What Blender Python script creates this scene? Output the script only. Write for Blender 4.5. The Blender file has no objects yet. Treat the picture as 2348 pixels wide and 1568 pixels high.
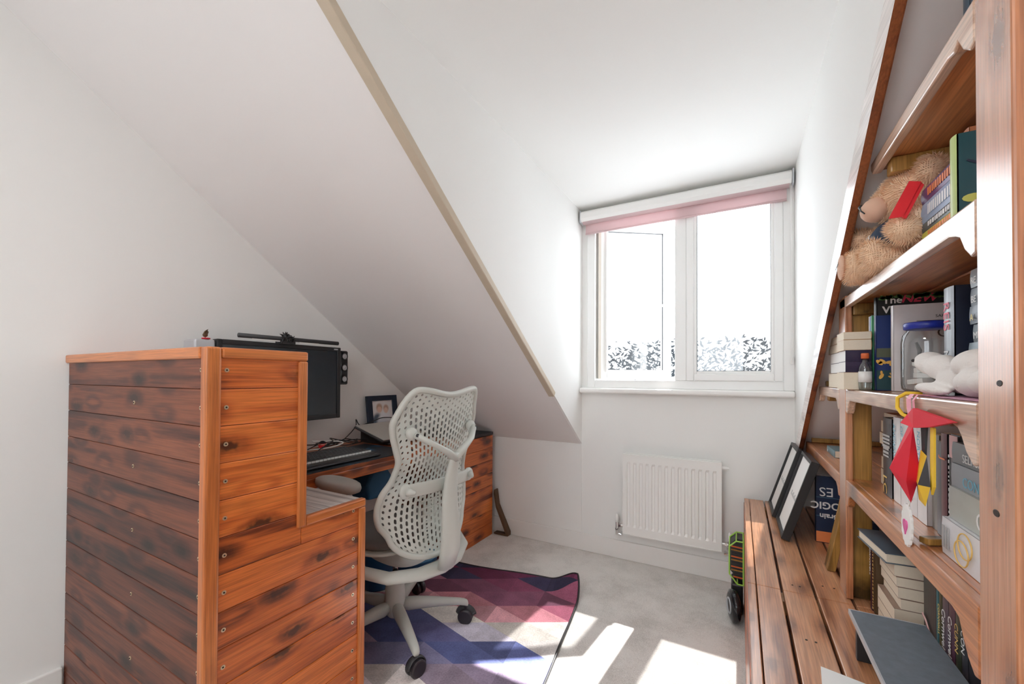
import bpy, bmesh, math, random
from mathutils import Vector, Matrix, Euler, noise
random.seed(7)
sc = bpy.context.scene
COL = sc.collection
PI = math.pi
# ------------------------------------------------------------------ camera
F_PX, YAW, PITCH, ROLL, CY = 937.6, math.radians(29.082), math.radians(.688), math.radians(.282), 852.77
CAM_H = 1.17
_w = Vector((-math.sin(YAW)*math.cos(PITCH), math.cos(YAW)*math.cos(PITCH), math.sin(PITCH)))
_r0 = Vector((math.cos(YAW), math.sin(YAW), 0)); _u0 = _r0.cross(_w)
_r = _r0*math.cos(ROLL)+_u0*math.sin(ROLL); _u = -_r0*math.sin(ROLL)+_u0*math.cos(ROLL)
cd = bpy.data.cameras.new('camera'); cam = bpy.data.objects.new('camera', cd); COL.objects.link(cam)
cd.sensor_width = 36; cd.lens = 36*F_PX/2348; cd.shift_y = (CY-784)/2348; cd.clip_start = .02
cam.matrix_world = Matrix(((_r.x,_u.x,-_w.x,0),(_r.y,_u.y,-_w.y,0),(_r.z,_u.z,-_w.z,CAM_H),(0,0,0,1)))
sc.camera = cam
# ------------------------------------------------------------------ light
sc.view_settings.view_transform = 'Standard'; sc.view_settings.look = 'None'
sc.view_settings.gamma = 1; sc.view_settings.use_curve_mapping = False
sc.view_settings.exposure = 0.33
sc.cycles.max_bounces = 16; sc.cycles.diffuse_bounces = 12
world = bpy.data.worlds.new('sky'); sc.world = world; world.use_nodes = True
wn = world.node_tree; bgn = wn.nodes['Background']
bgn.inputs[0].default_value = (.87,.94,1,1); bgn.inputs[1].default_value = 4.6
sl = bpy.data.lights.new('sun','SUN'); sl.energy = 19; sl.angle = math.radians(.7); sl.color = (1,.98,.95)
sun = bpy.data.objects.new('sun', sl); COL.objects.link(sun)
sun.rotation_euler = Vector((-.085,-.736,-1.215)).to_track_quat('-Z','Y').to_euler(); sun.location = (.5,5,6)
al = bpy.data.lights.new('rear_fill_light','AREA'); al.shape='DISK'; al.size=.5; al.energy=12; al.color=(1,.98,.96)  # added area light behind the camera, fill only
alo = bpy.data.objects.new('rear_fill_light', al); COL.objects.link(alo); alo.location=(-.7,-.6,2.40)
# ------------------------------------------------------------------ materials
def newmat(name):
    m = bpy.data.materials.new(name); m.use_nodes = True
    nt = m.node_tree; return m, nt, nt.nodes['Principled BSDF']
def N(nt, t, **k):
    n = nt.nodes.new(t)
    for a, b in k.items(): setattr(n, a, b)
    return n
def c4(c): return (c[0],c[1],c[2],1)
def plain(name, col, rough=.5, metal=0, var=.06, scale=30, bump=0, bscale=200, coat=0, sheen=0, spec=None):
    m, nt, b = newmat(name)
    tc = N(nt,'ShaderNodeTexCoord'); no = N(nt,'ShaderNodeTexNoise'); no.inputs['Scale'].default_value = scale
    no.inputs['Detail'].default_value = 4
    nt.links.new(tc.outputs['Object'], no.inputs['Vector'])
    mx = N(nt,'ShaderNodeMix', data_type='RGBA')
    mx.inputs[6].default_value = c4([max(0,x*(1-var)) for x in col]); mx.inputs[7].default_value = c4([min(1,x*(1+var)) for x in col])
    nt.links.new(no.outputs['Fac'], mx.inputs[0]); nt.links.new(mx.outputs[2], b.inputs['Base Color'])
    b.inputs['Roughness'].default_value = rough; b.inputs['Metallic'].default_value = metal
    b.inputs['Coat Weight'].default_value = coat; b.inputs['Sheen Weight'].default_value = sheen
    if spec is not None: b.inputs['Specular IOR Level'].default_value = spec
    if bump:
        n2 = N(nt,'ShaderNodeTexNoise'); n2.inputs['Scale'].default_value = bscale; n2.inputs['Detail'].default_value = 3
        nt.links.new(tc.outputs['Object'], n2.inputs['Vector'])
        bp = N(nt,'ShaderNodeBump'); bp.inputs['Strength'].default_value = bump; bp.inputs['Distance'].default_value = .002
        nt.links.new(n2.outputs['Fac'], bp.inputs['Height']); nt.links.new(bp.outputs[0], b.inputs['Normal'])
    return m
def wood(name, dark, mid, light, axis='x', rough=.35, coat=.3, knots=1.0, var=.25, freq=55, spec=.5, normal=None):
    """streaky pine: grain along axis, dark knots, each plank (mesh island) different"""
    m, nt, b = newmat(name); L = nt.links.new
    tc = N(nt,'ShaderNodeTexCoord'); gi = N(nt,'ShaderNodeNewGeometry')
    off = N(nt,'ShaderNodeVectorMath', operation='MULTIPLY_ADD')
    cmb = N(nt,'ShaderNodeCombineXYZ')
    for i in range(3): L(gi.outputs['Random Per Island'], cmb.inputs[i])
    L(cmb.outputs[0], off.inputs[0]); off.inputs[1].default_value = (17.3, 9.1, 23.7); L(tc.outputs['Object'], off.inputs[2])
    i = 'xyz'.index(axis)
    sk = [9.5]*3; sk[i] = 3.9
    mk = N(nt,'ShaderNodeVectorMath', operation='MULTIPLY'); mk.inputs[1].default_value = sk; L(off.outputs[0], mk.inputs[0])
    nrm = normal or {'x':'y','y':'x','z':'x'}[axis]; acr = [q for q in 'xyz' if q not in (axis, nrm)][0]
    s1 = N(nt,'ShaderNodeSeparateXYZ'); L(mk.outputs[0], s1.inputs[0]); c1 = N(nt,'ShaderNodeCombineXYZ')
    L(s1.outputs['xyz'.index(axis)], c1.inputs[0]); L(s1.outputs['xyz'.index(acr)], c1.inputs[1])
    vo = N(nt,'ShaderNodeTexVoronoi', voronoi_dimensions='2D'); vo.inputs['Scale'].default_value = 1; L(c1.outputs[0], vo.inputs['Vector'])
    kn = N(nt,'ShaderNodeMapRange', interpolation_type='SMOOTHSTEP')
    kn.inputs['From Min'].default_value = .0; kn.inputs['From Max'].default_value = .42; kn.inputs['To Min'].default_value = 1; kn.inputs['To Max'].default_value = 0
    L(vo.outputs['Distance'], kn.inputs['Value'])
    st = [freq*.30]*3; st[i] = .9
    ms = N(nt,'ShaderNodeVectorMath', operation='MULTIPLY'); ms.inputs[1].default_value = st; L(off.outputs[0], ms.inputs[0])
    n1 = N(nt,'ShaderNodeTexNoise'); n1.inputs['Scale'].default_value = 1; n1.inputs['Detail'].default_value = 5; n1.inputs['Roughness'].default_value=.6
    L(ms.outputs[0], n1.inputs['Vector'])
    # rings: sin(noise*k + knot*j)
    a1 = N(nt,'ShaderNodeMath', operation='MULTIPLY_ADD'); a1.inputs[1].default_value = 15; L(n1.outputs['Fac'], a1.inputs[0])
    k2 = N(nt,'ShaderNodeMath', operation='MULTIPLY'); k2.inputs[1].default_value = 5.5*knots; L(kn.outputs[0], k2.inputs[0]); L(k2.outputs[0], a1.inputs[2])
    sn = N(nt,'ShaderNodeMath', operation='SINE'); L(a1.outputs[0], sn.inputs[0])
    f1 = N(nt,'ShaderNodeMath', operation='MULTIPLY_ADD'); f1.inputs[1].default_value=.11; L(sn.outputs[0], f1.inputs[0]); L(n1.outputs['Fac'], f1.inputs[2])
    rv = N(nt,'ShaderNodeMath', operation='MULTIPLY_ADD'); rv.inputs[1].default_value=var; L(gi.outputs['Random Per Island'], rv.inputs[0]); L(f1.outputs[0], rv.inputs[2])
    sb = N(nt,'ShaderNodeMath', operation='SUBTRACT'); sb.inputs[1].default_value=var/2; L(rv.outputs[0], sb.inputs[0])
    cr = N(nt,'ShaderNodeValToRGB'); e = cr.color_ramp.elements
    e[0].position=.22; e[0].color=c4(dark); e[1].position=.78; e[1].color=c4(light); x=e.new(.5); x.color=c4(mid)
    L(sb.outputs[0], cr.inputs[0])
    sc_ = N(nt,'ShaderNodeSeparateColor'); L(vo.outputs['Color'], sc_.inputs[0]); gt = N(nt,'ShaderNodeMath', operation='LESS_THAN'); gt.inputs[1].default_value=.45; L(sc_.outputs[0], gt.inputs[0])
    ndn = N(nt,'ShaderNodeTexNoise'); ndn.inputs['Scale'].default_value=60; L(off.outputs[0], ndn.inputs['Vector'])
    dd = N(nt,'ShaderNodeMath', operation='MULTIPLY_ADD'); dd.inputs[1].default_value=.16; L(ndn.outputs['Fac'], dd.inputs[0]); dsum = N(nt,'ShaderNodeMath', operation='ADD'); L(vo.outputs['Distance'], dsum.inputs[0]); L(gt.outputs[0], dsum.inputs[1]); L(dsum.outputs[0], dd.inputs[2])
    kd = N(nt,'ShaderNodeMapRange', interpolation_type='SMOOTHSTEP'); kd.inputs['From Min'].default_value=.14; kd.inputs['From Max'].default_value=.22
    kd.inputs['To Min'].default_value=.85*min(1,knots); kd.inputs['To Max'].default_value=0; L(dd.outputs[0], kd.inputs['Value'])
    mx = N(nt,'ShaderNodeMix', data_type='RGBA'); L(kd.outputs[0], mx.inputs[0]); L(cr.outputs[0], mx.inputs[6]); mx.inputs[7].default_value=c4([q*.38 for q in dark])
    # worn dark blotches
    n3 = N(nt,'ShaderNodeTexNoise'); n3.inputs['Scale'].default_value=5; n3.inputs['Detail'].default_value=3; L(off.outputs[0], n3.inputs['Vector'])
    r3 = N(nt,'ShaderNodeMapRange'); r3.inputs['From Min'].default_value=.55; r3.inputs['From Max'].default_value=.75; r3.inputs['To Max'].default_value=.30; L(n3.outputs['Fac'], r3.inputs['Value'])
    m2 = N(nt,'ShaderNodeMix', data_type='RGBA'); L(r3.outputs[0], m2.inputs[0]); L(mx.outputs[2], m2.inputs[6]); m2.inputs[7].default_value=c4(dark)
    L(m2.outputs[2], b.inputs['Base Color'])
    # fine pores along the grain and soft darker swirl round each knot
    sp = [freq*4.5]*3; sp[i] = 7
    m4 = N(nt,'ShaderNodeVectorMath', operation='MULTIPLY'); m4.inputs[1].default_value = sp; L(off.outputs[0], m4.inputs[0])
    n4 = N(nt,'ShaderNodeTexNoise'); n4.inputs['Scale'].default_value=1; n4.inputs['Detail'].default_value=3; L(m4.outputs[0], n4.inputs['Vector'])
    r4 = N(nt,'ShaderNodeMapRange'); r4.inputs['From Min'].default_value=.35; r4.inputs['From Max'].default_value=.65; r4.inputs['To Min'].default_value=.78; r4.inputs['To Max'].default_value=1.15; L(n4.outputs['Fac'], r4.inputs['Value'])
    k5 = N(nt,'ShaderNodeMapRange', interpolation_type='SMOOTHSTEP'); k5.inputs['From Min'].default_value=.18; k5.inputs['From Max'].default_value=.36; k5.inputs['To Min'].default_value=1-.38*min(1,knots); k5.inputs['To Max'].default_value=1; L(dd.outputs[0], k5.inputs['Value'])
    m5 = N(nt,'ShaderNodeMath', operation='MULTIPLY'); L(r4.outputs[0], m5.inputs[0]); L(k5.outputs[0], m5.inputs[1])
    m6 = N(nt,'ShaderNodeVectorMath', operation='SCALE'); L(m2.outputs[2], m6.inputs[0]); L(m5.outputs[0], m6.inputs['Scale']); L(m6.outputs[0], b.inputs['Base Color'])
    bp = N(nt,'ShaderNodeBump'); bp.inputs['Strength'].default_value=.25; bp.inputs['Distance'].default_value=.001; L(f1.outputs[0], bp.inputs['Height']); L(bp.outputs[0], b.inputs['Normal'])
    b.inputs['Roughness'].default_value=rough; b.inputs['Coat Weight'].default_value=coat; b.inputs['Coat Roughness'].default_value=.22
    b.inputs['Specular IOR Level'].default_value=spec
    return m
ORD, ORM, ORL = (.14,.026,.007), (.49,.108,.020), (.72,.20,.04)
M = {}
for ax in 'xyz':
    M['cab_'+ax] = wood('stained_pine_'+ax, ORD, ORM, ORL, ax)
    M['shelf_'+ax] = wood('varnished_plank_'+ax, (.26,.075,.022), (.54,.20,.07), (.68,.31,.14), ax, rough=.3, coat=.7, knots=.8, normal='z' if ax!='z' else 'x')
M['side'] = wood('shaded_stained_pine_x', (.020,.008,.008), (.10,.026,.015), (.24,.068,.030), 'x', rough=.45, coat=.12, spec=.35, knots=.8)  # darker stain; the shade on this side is put into its colour
M['trimwood_y'] = wood('orange_trim_y', (.36,.10,.025), (.52,.15,.035), (.64,.22,.06), 'y', knots=.15, var=.1)
M['trimwood_x'] = wood('orange_trim_x', (.36,.10,.025), (.52,.15,.035), (.64,.22,.06), 'x', knots=.15, var=.1)
M['trimwood_z'] = wood('orange_trim_z', (.36,.10,.025), (.52,.15,.035), (.64,.22,.06), 'z', knots=.15, var=.1)
M['bench'] = wood('worn_bench_plank', (.25,.085,.032), (.55,.245,.115), (.70,.43,.27), 'y', rough=.3, coat=.55, knots=.4, var=.45, normal='z')
M['olive'] = wood('yellow_pine_stud', (.20,.10,.02), (.40,.21,.05), (.50,.28,.08), 'z', knots=1)
M['greyboard'] = wood('weathered_grey_board', (.17,.15,.14), (.36,.32,.30), (.55,.50,.47), 'x', rough=.7, coat=0, knots=.1, freq=90)
M['redbrown'] = wood('dark_red_brown_timber', (.06,.012,.006), (.17,.04,.015), (.30,.09,.03), 'y', rough=.4)
M['wall'] = plain('white_wall_paint', (.86,.86,.845), .75, var=.012, scale=2, bump=.08, bscale=90, spec=.3)
M['wallpink'] = plain('slope_wall_paint', (.84,.815,.805), .75, var=.012, scale=2, bump=.08, bscale=90, spec=.3)
M['white'] = plain('white_gloss_paint', (.86,.85,.83), .35, var=.01)
M['upvc'] = plain('white_upvc', (.88,.88,.87), .28, var=.01)
M['upvcb'] = plain('aged_upvc_edge', (.72,.66,.58), .4, var=.05)
M['beige'] = plain('beige_corner_bead', (.56,.47,.36), .55, var=.05)
M['radiator'] = plain('white_radiator_enamel', (.86,.86,.84), .3, var=.01)
M['chrome'] = plain('chrome', (.75,.75,.75), .12, metal=1, var=.02)
M['black'] = plain('black_plastic', (.02,.02,.022), .45)
M['blackgloss'] = plain('black_gloss', (.012,.014,.018), .12)
M['charcoal'] = plain('charcoal_plastic', (.045,.047,.05), .5)
M['screen'] = plain('monitor_screen', (.012,.02,.028), .22)
M['chair'] = plain('pale_grey_plastic', (.53,.54,.50), .38, var=.02)
M['chairmesh'] = plain('pale_grey_mesh_polymer', (.56,.58,.54), .45, var=.02)
M['armpad'] = plain('taupe_arm_pad', (.36,.34,.31), .5, var=.03)
M['seat'] = plain('dark_taupe_seat_fabric', (.12,.11,.105), .8, bump=.3)
M['caster'] = plain('caster_black', (.03,.025,.03), .35)
M['page'] = plain('book_pages', (.80,.71,.57), .85, var=.05, scale=200)
M['white_p'] = plain('white_paper', (.85,.84,.82), .7, var=.02)
M['silver'] = plain('silver_plastic', (.55,.57,.60), .35, metal=.3)
M['laptop'] = plain('laptop_lid', (.52,.50,.46), .4, metal=.2)
M['red'] = plain('red_cloth', (.72,.015,.04), .7)
M['redgloss'] = plain('red_gloss_card', (.80,.03,.04), .3)
M['pinkr'] = plain('pink_ribbon', (.80,.30,.38), .6)
M['yellow'] = plain('yellow_cloth', (.86,.55,.04), .6)
M['lime'] = plain('lime_plastic', (.35,.65,.10), .4)
M['blue'] = plain('blue_cloth', (.02,.10,.20), .7, bump=.3)
M['bluep'] = plain('blue_plastic', (.03,.17,.36), .4)
M['lidblue'] = plain('blue_jar_lid', (.02,.04,.38), .3)
M['orangecap'] = plain('orange_cap', (.75,.16,.05), .4)
M['brass'] = plain('screw_brass', (.72,.60,.42), .35, metal=.8)
M['dot'] = plain('screw_hole', (.03,.02,.015), .6)
M['key'] = plain('pale_key_front', (.75,.78,.76), .4)
M['plush'] = plain('white_plush', (.80,.77,.74), .95, var=.03, bump=.6, bscale=300)
M['navy'] = plain('navy_jersey', (.015,.035,.075), .85, bump=.4)
M['fur'] = plain('tan_fur', (.84,.62,.43), .95, var=.18, scale=60)
M['muzzle'] = plain('muzzle_velour', (.72,.46,.33), .8)
M['leather'] = plain('brown_leather', (.10,.055,.025), .6)
M['navypad'] = plain('desk_mat', (.012,.018,.025), .55)
def tx(r): return plain('ink_%d%d%d'%(r[0]*99,r[1]*99,r[2]*99), r, .5, var=.02)
INK = {'white': tx((.85,.85,.85)), 'red': tx((.75,.05,.12)), 'orange': tx((.85,.25,.08)), 'black': tx((.03,.03,.03)),
       'yellow': tx((.8,.65,.2)), 'cyan': tx((.2,.5,.65)), 'gold': tx((.75,.5,.15)), 'pink': tx((.8,.5,.5)), 'grey': tx((.45,.45,.45))}
CC = {}
def cover(c, mottled=None):
    k = (c, mottled)
    if k not in CC:
        CC[k] = plain('book_cover_%d'%len(CC), c, .35, var=.12 if mottled is None else mottled, scale=25)
    return CC[k]
# carpet
m, nt, b = newmat('grey_carpet'); L = nt.links.new
tc = N(nt,'ShaderNodeTexCoord'); a = N(nt,'ShaderNodeTexNoise'); a.inputs['Scale'].default_value=5; a.inputs['Detail'].default_value=6; a.inputs['Roughness'].default_value=.65
c = N(nt,'ShaderNodeTexNoise'); c.inputs['Scale'].default_value=260; c.inputs['Detail'].default_value=3
L(tc.outputs['Object'], a.inputs['Vector']); L(tc.outputs['Object'], c.inputs['Vector'])
ad = N(nt,'ShaderNodeMath', operation='MULTIPLY_ADD'); ad.inputs[1].default_value=.85; L(c.outputs['Fac'], ad.inputs[0]); L(a.outputs['Fac'], ad.inputs[2])
cr = N(nt,'ShaderNodeValToRGB'); e=cr.color_ramp.elements; e[0].position=.55; e[0].color=(.46,.44,.41,1); e[1].position=1.15; e[1].color=(.78,.76,.73,1); e[1].position=1.0
L(ad.outputs[0], cr.inputs[0]); L(cr.outputs[0], b.inputs['Base Color']); b.inputs['Roughness'].default_value=.95; b.inputs['Specular IOR Level'].default_value=.1
bp = N(nt,'ShaderNodeBump'); bp.inputs['Strength'].default_value=.6; bp.inputs['Distance'].default_value=.004; L(c.outputs['Fac'], bp.inputs['Height']); L(bp.outputs[0], b.inputs['Normal'])
M['carpet'] = m
# clear panes
def glassmat(name, tint=(1,1,1), refl=.06, rough=.02):
    m, nt, b = newmat(name); nt.nodes.remove(b); L=nt.links.new
    t = N(nt,'ShaderNodeBsdfTransparent'); t.inputs[0].default_value=c4(tint)
    g = N(nt,'ShaderNodeBsdfGlossy'); g.inputs['Roughness'].default_value=rough
    lw = N(nt,'ShaderNodeLayerWeight'); lw.inputs['Blend'].default_value=.15
    mp = N(nt,'ShaderNodeMapRange'); mp.inputs['To Min'].default_value=refl; mp.inputs['To Max'].default_value=.8; L(lw.outputs['Fresnel'], mp.inputs['Value'])
    no = N(nt,'ShaderNodeTexNoise'); no.inputs['Scale'].default_value=3
    mx = N(nt,'ShaderNodeMixShader'); L(mp.outputs[0], mx.inputs[0]); L(t.outputs[0], mx.inputs[1]); L(g.outputs[0], mx.inputs[2])
    L(mx.outputs[0], nt.nodes['Material Output'].inputs['Surface'])
    return m
M['pane'] = glassmat('window_glass'); M['jar'] = glassmat('jar_glass', (.93,.95,.95), .09)
# pink blind cloth lets some light through
m = plain('pink_blind_cloth', (.78,.60,.61), .8, var=.04); nt=m.node_tree; b=nt.nodes['Principled BSDF']
tr = N(nt,'ShaderNodeBsdfTranslucent'); tr.inputs[0].default_value=(.85,.68,.69,1); mx=N(nt,'ShaderNodeMixShader'); mx.inputs[0].default_value=.3
nt.links.new(b.outputs[0], mx.inputs[1]); nt.links.new(tr.outputs[0], mx.inputs[2]); nt.links.new(mx.outputs[0], nt.nodes['Material Output'].inputs['Surface'])
M['blind'] = m
# ------------------------------------------------------------------ mesh builder
class MB:
    def __init__(s): s.v=[]; s.f=[]; s.m=[]
    def add(s, vs, fs, m=0):
        o=len(s.v); s.v += [Vector(v) for v in vs]; s.f += [[i+o for i in f] for f in fs]; s.m += [m]*len(fs); return s
    def box(s, x0,y0,z0,x1,y1,z1, m=0):
        vs=[(x,y,z) for x in (x0,x1) for y in (y0,y1) for z in (z0,z1)]
        return s.add(vs, [(0,1,3,2),(4,6,7,5),(0,4,5,1),(2,3,7,6),(0,2,6,4),(1,5,7,3)], m)
    def obox(s, c, size, R=None, m=0):
        c=Vector(c); h=[q/2 for q in size]; R=R or Matrix.Identity(3)
        vs=[c+R@Vector((x*h[0],y*h[1],z*h[2])) for x in (-1,1) for y in (-1,1) for z in (-1,1)]
        return s.add(vs, [(0,1,3,2),(4,6,7,5),(0,4,5,1),(2,3,7,6),(0,2,6,4),(1,5,7,3)], m)
    def prism(s, poly, axis, a0, a1, m=0):
        def P(p,a):
            return {'x':(a,p[0],p[1]),'y':(p[0],a,p[1]),'z':(p[0],p[1],a)}[axis]
        n=len(poly); vs=[P(p,a0) for p in poly]+[P(p,a1) for p in poly]
        return s.add(vs, [list(range(n))[::-1], list(range(n,2*n))]+[(i,(i+1)%n,n+(i+1)%n,n+i) for i in range(n)], m)
    def tube(s, pts, r, n=10, closed=False, flat=1.0, up=None, m=0, caps=True):
        pts=[Vector(p) for p in pts]; k=len(pts); rs=r if isinstance(r,(list,tuple)) else [r]*k
        prev=None; vs=[]
        for i,p in enumerate(pts):
            a=pts[(i-1)%k] if (closed or i>0) else p; b=pts[(i+1)%k] if (closed or i<k-1) else p
            t=(b-a).normalized()
            if up is not None: nn=Vector(up)-t*t.dot(Vector(up))
            elif prev is None:
                q=Vector((0,0,1)) if abs(t.z)<.9 else Vector((1,0,0)); nn=q-t*t.dot(q)
            else: nn=prev-t*t.dot(prev)
            nn.normalize(); prev=nn; bb=t.cross(nn)
            for j in range(n):
                an=2*PI*j/n; vs.append(p+(nn*math.cos(an)*flat+bb*math.sin(an))*rs[i])
        fs=[]
        for i in range(k if closed else k-1):
            for j in range(n):
                A=i*n+j; B=i*n+(j+1)%n; C=((i+1)%k)*n+(j+1)%n; D=((i+1)%k)*n+j; fs.append((A,B,C,D))
        if not closed and caps: fs += [list(range(n))[::-1], list(range((k-1)*n,k*n))]
        return s.add(vs,fs,m)
    def cyl(s, p0, p1, r0, r1=None, n=20, m=0): return s.tube([p0,p1],[r0,r0 if r1 is None else r1],n,m=m)
    def lathe(s, prof, c, axis=(0,0,1), n=28, m=0):
        q=Vector((0,0,1)).rotation_difference(Vector(axis)); c=Vector(c); vs=[]
        for (r,z) in prof:
            for j in range(n):
                a=2*PI*j/n; vs.append(c+q@Vector((r*math.cos(a),r*math.sin(a),z)))
        fs=[]
        for i in range(len(prof)-1):
            for j in range(n): fs.append((i*n+j,i*n+(j+1)%n,(i+1)*n+(j+1)%n,(i+1)*n+j))
        fs += [list(range(n))[::-1], list(range((len(prof)-1)*n,len(prof)*n))]
        return s.add(vs,fs,m)
    def sph(s, c, r, R=None, n=16, m=0):
        c=Vector(c); r=(r,r,r) if not isinstance(r,(list,tuple)) else r; R=R or Matrix.Identity(3)
        vs=[]; k=n//2
        for i in range(1,k):
            th=PI*i/k
            for j in range(n):
                ph=2*PI*j/n; vs.append(c+R@Vector((r[0]*math.sin(th)*math.cos(ph),r[1]*math.sin(th)*math.sin(ph),r[2]*math.cos(th))))
        vs += [c+R@Vector((0,0,r[2])), c+R@Vector((0,0,-r[2]))]; t=len(vs)-2; fs=[]
        for i in range(k-2):
            for j in range(n): fs.append((i*n+j,(i+1)*n+j,(i+1)*n+(j+1)%n,i*n+(j+1)%n))
        for j in range(n): fs.append((t,j,(j+1)%n)); fs.append((t+1,(k-2)*n+(j+1)%n,(k-2)*n+j))
        return s.add(vs,fs,m)
    def build(s, name, mats, parent=None, smooth=False, bevel=0, local=False, seg=2, recalc=True):
        if not isinstance(mats,(list,tuple)): mats=[mats]
        o0 = Vector((0,0,0)) if (local or parent is None) else worldloc(parent)
        if parent is None and not local:      # origin at the foot of the thing
            xs=[v.x for v in s.v]; ys=[v.y for v in s.v]; zs=[v.z for v in s.v]
            o0=Vector(((min(xs)+max(xs))/2,(min(ys)+max(ys))/2,min(zs)))
        me=bpy.data.meshes.new(name); me.from_pydata([v-o0 for v in s.v],[],s.f)
        for mm in mats: me.materials.append(mm)
        for p,k in zip(me.polygons,s.m): p.material_index=k; p.use_smooth=smooth
        if recalc:
            bm=bmesh.new(); bm.from_mesh(me); bmesh.ops.recalc_face_normals(bm,faces=bm.faces); bm.to_mesh(me); bm.free()
        o=bpy.data.objects.new(name,me); COL.objects.link(o)
        if parent is not None: o.parent=parent
        else: o.location=o0
        if bevel:
            b=o.modifiers.new('bevel','BEVEL'); b.width=bevel; b.segments=seg; b.limit_method='ANGLE'; b.angle_limit=math.radians(40)
        return o
def worldloc(o):
    p=Vector(o.location)
    while o.parent: o=o.parent; p+=Vector(o.location)
    return p
def tag(o, label, cat, group=None, kind=None):
    o['label']=label; o['category']=cat
    if group: o['group']=group
    if kind: o['kind']=kind
    return o
def thing(name, label, cat, loc=(0,0,0), rot=(0,0,0), group=None):
    o=bpy.data.objects.new(name,None); COL.objects.link(o); o.location=loc; o.rotation_euler=rot; o.empty_display_size=.05
    return tag(o,label,cat,group)
def struct(o): o['kind']='structure'; return o
def text(body, size, mat, parent, Mx, name='title', width=None, shear=0, bold=0, sx=1, align='LEFT'):
    cu=bpy.data.curves.new('t','FONT'); cu.body=body; cu.size=size; cu.extrude=.0002; cu.shear=shear; cu.offset=bold; cu.align_x=align
    cu.resolution_u=3
    ob=bpy.data.objects.new('t',cu); COL.objects.link(ob); dg=bpy.context.evaluated_depsgraph_get(); dg.update()
    me=bpy.data.meshes.new_from_object(ob.evaluated_get(dg)); bpy.data.objects.remove(ob); bpy.data.curves.remove(cu)
    if width:
        xs=[v.co.x for v in me.vertices]; sx=width/(max(xs)-min(xs))
    me.transform(Matrix.Diagonal((sx,1,1,1))); me.transform(Mx); me.materials.clear(); me.materials.append(mat); me.name=name
    o=bpy.data.objects.new(name,me); COL.objects.link(o); o.parent=parent
    return o
def MX(o, ex, ey):
    """matrix with origin o and text x / y directions"""
    ex=Vector(ex).normalized(); ey=Vector(ey).normalized(); ez=ex.cross(ey)
    return Matrix(((ex.x,ey.x,ez.x,o[0]),(ex.y,ey.y,ez.y,o[1]),(ex.z,ey.z,ez.z,o[2]),(0,0,0,1)))
RZ=lambda a: Matrix.Rotation(a,3,'Z'); RX=lambda a: Matrix.Rotation(a,3,'X'); RY=lambda a: Matrix.Rotation(a,3,'Y')
# ------------------------------------------------------------------ room shell
XL, XR, YW, YB, ZC, ZD = -2.15, .60, 2.68, -1.8, 2.5, 2.30
CL, CR = -.942, .262                       # dormer cheeks
zs = lambda y: .715+.728*(YW-y)            # roof slope
ys = lambda z: YW-(z-.715)/.728
def structbox(name, m, *bx, bevel=0):
    b=MB()
    for q in bx: b.box(*q)
    return struct(b.build(name, m, bevel=bevel))
structbox('floor', M['carpet'], (XL-.1,YB-.1,-.08,XR+.1,YW+.05,0))
structbox('wall_left', M['wall'], (XL-.08,YB-.1,0,XL,YW+.07,2.6))
structbox('wall_right', M['wallpink'], (XR,YB-.1,0,XR+.08,YW+.07,2.6))
structbox('wall_back', M['wall'], (XL,YW,0,-.90,YW+.07,2.42), (.262,YW,0,XR,YW+.07,2.42), (-.90,YW,0,.262,YW+.07,1.10), (-.90,YW,2.27,.262,YW+.07,2.42))
structbox('wall_front', M['wall'], (XL,YB-.08,0,-1.5,YB,2.6),(.1,YB-.08,0,XR,YB,2.6),(-1.5,YB-.08,0,.1,YB,1.15),(-1.5,YB-.08,2.2,.1,YB,2.6))
yc=ys(ZC); yd=ys(ZD)
def slope(name, x0, x1, y1, m):
    b=MB(); b.prism([(y1,zs(y1)),(yc,ZC),(yc,ZC+.12),(y1,zs(y1)+.12)],'x',x0,x1); return struct(b.build(name,m))
slope('ceiling_slope_left', XL, CL-.01, YW, M['wallpink'])
slope('ceiling_slope_right', CR+.01, XR, YW, M['wallpink'])
slope('ceiling_slope_middle', CL, CR, yd, M['wall'])
structbox('ceiling', M['wall'], (XL,YB,ZC,XR,yc,ZC+.08))
b=MB(); b.box(CL-.06,yd-.02,ZD,CR+.06,YW+.07,ZD+.08); struct(b.build('ceiling_dormer', M['wall']))
for nm,x0,x1 in (('wall_cheek_left',CL-.05,CL),('wall_cheek_right',CR,CR+.05)):
    b=MB(); b.prism([(YW,zs(YW)+.002),(YW,ZD+.02),(yd,ZD+.02),(yd,zs(yd)+.002)],'x',x0,x1); struct(b.build(nm,M['wall']))
structbox('baseboard_back', M['white'], (XL+.02,YW-.018,0,.02,YW,.115), bevel=.004)
structbox('baseboard_left', M['white'], (XL,YB,0,XL+.018,.515,.115), bevel=.004)
structbox('wall_knee', M['wall'], (XL+.001,YW-.006,.116,CL,YW,.712))
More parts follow.
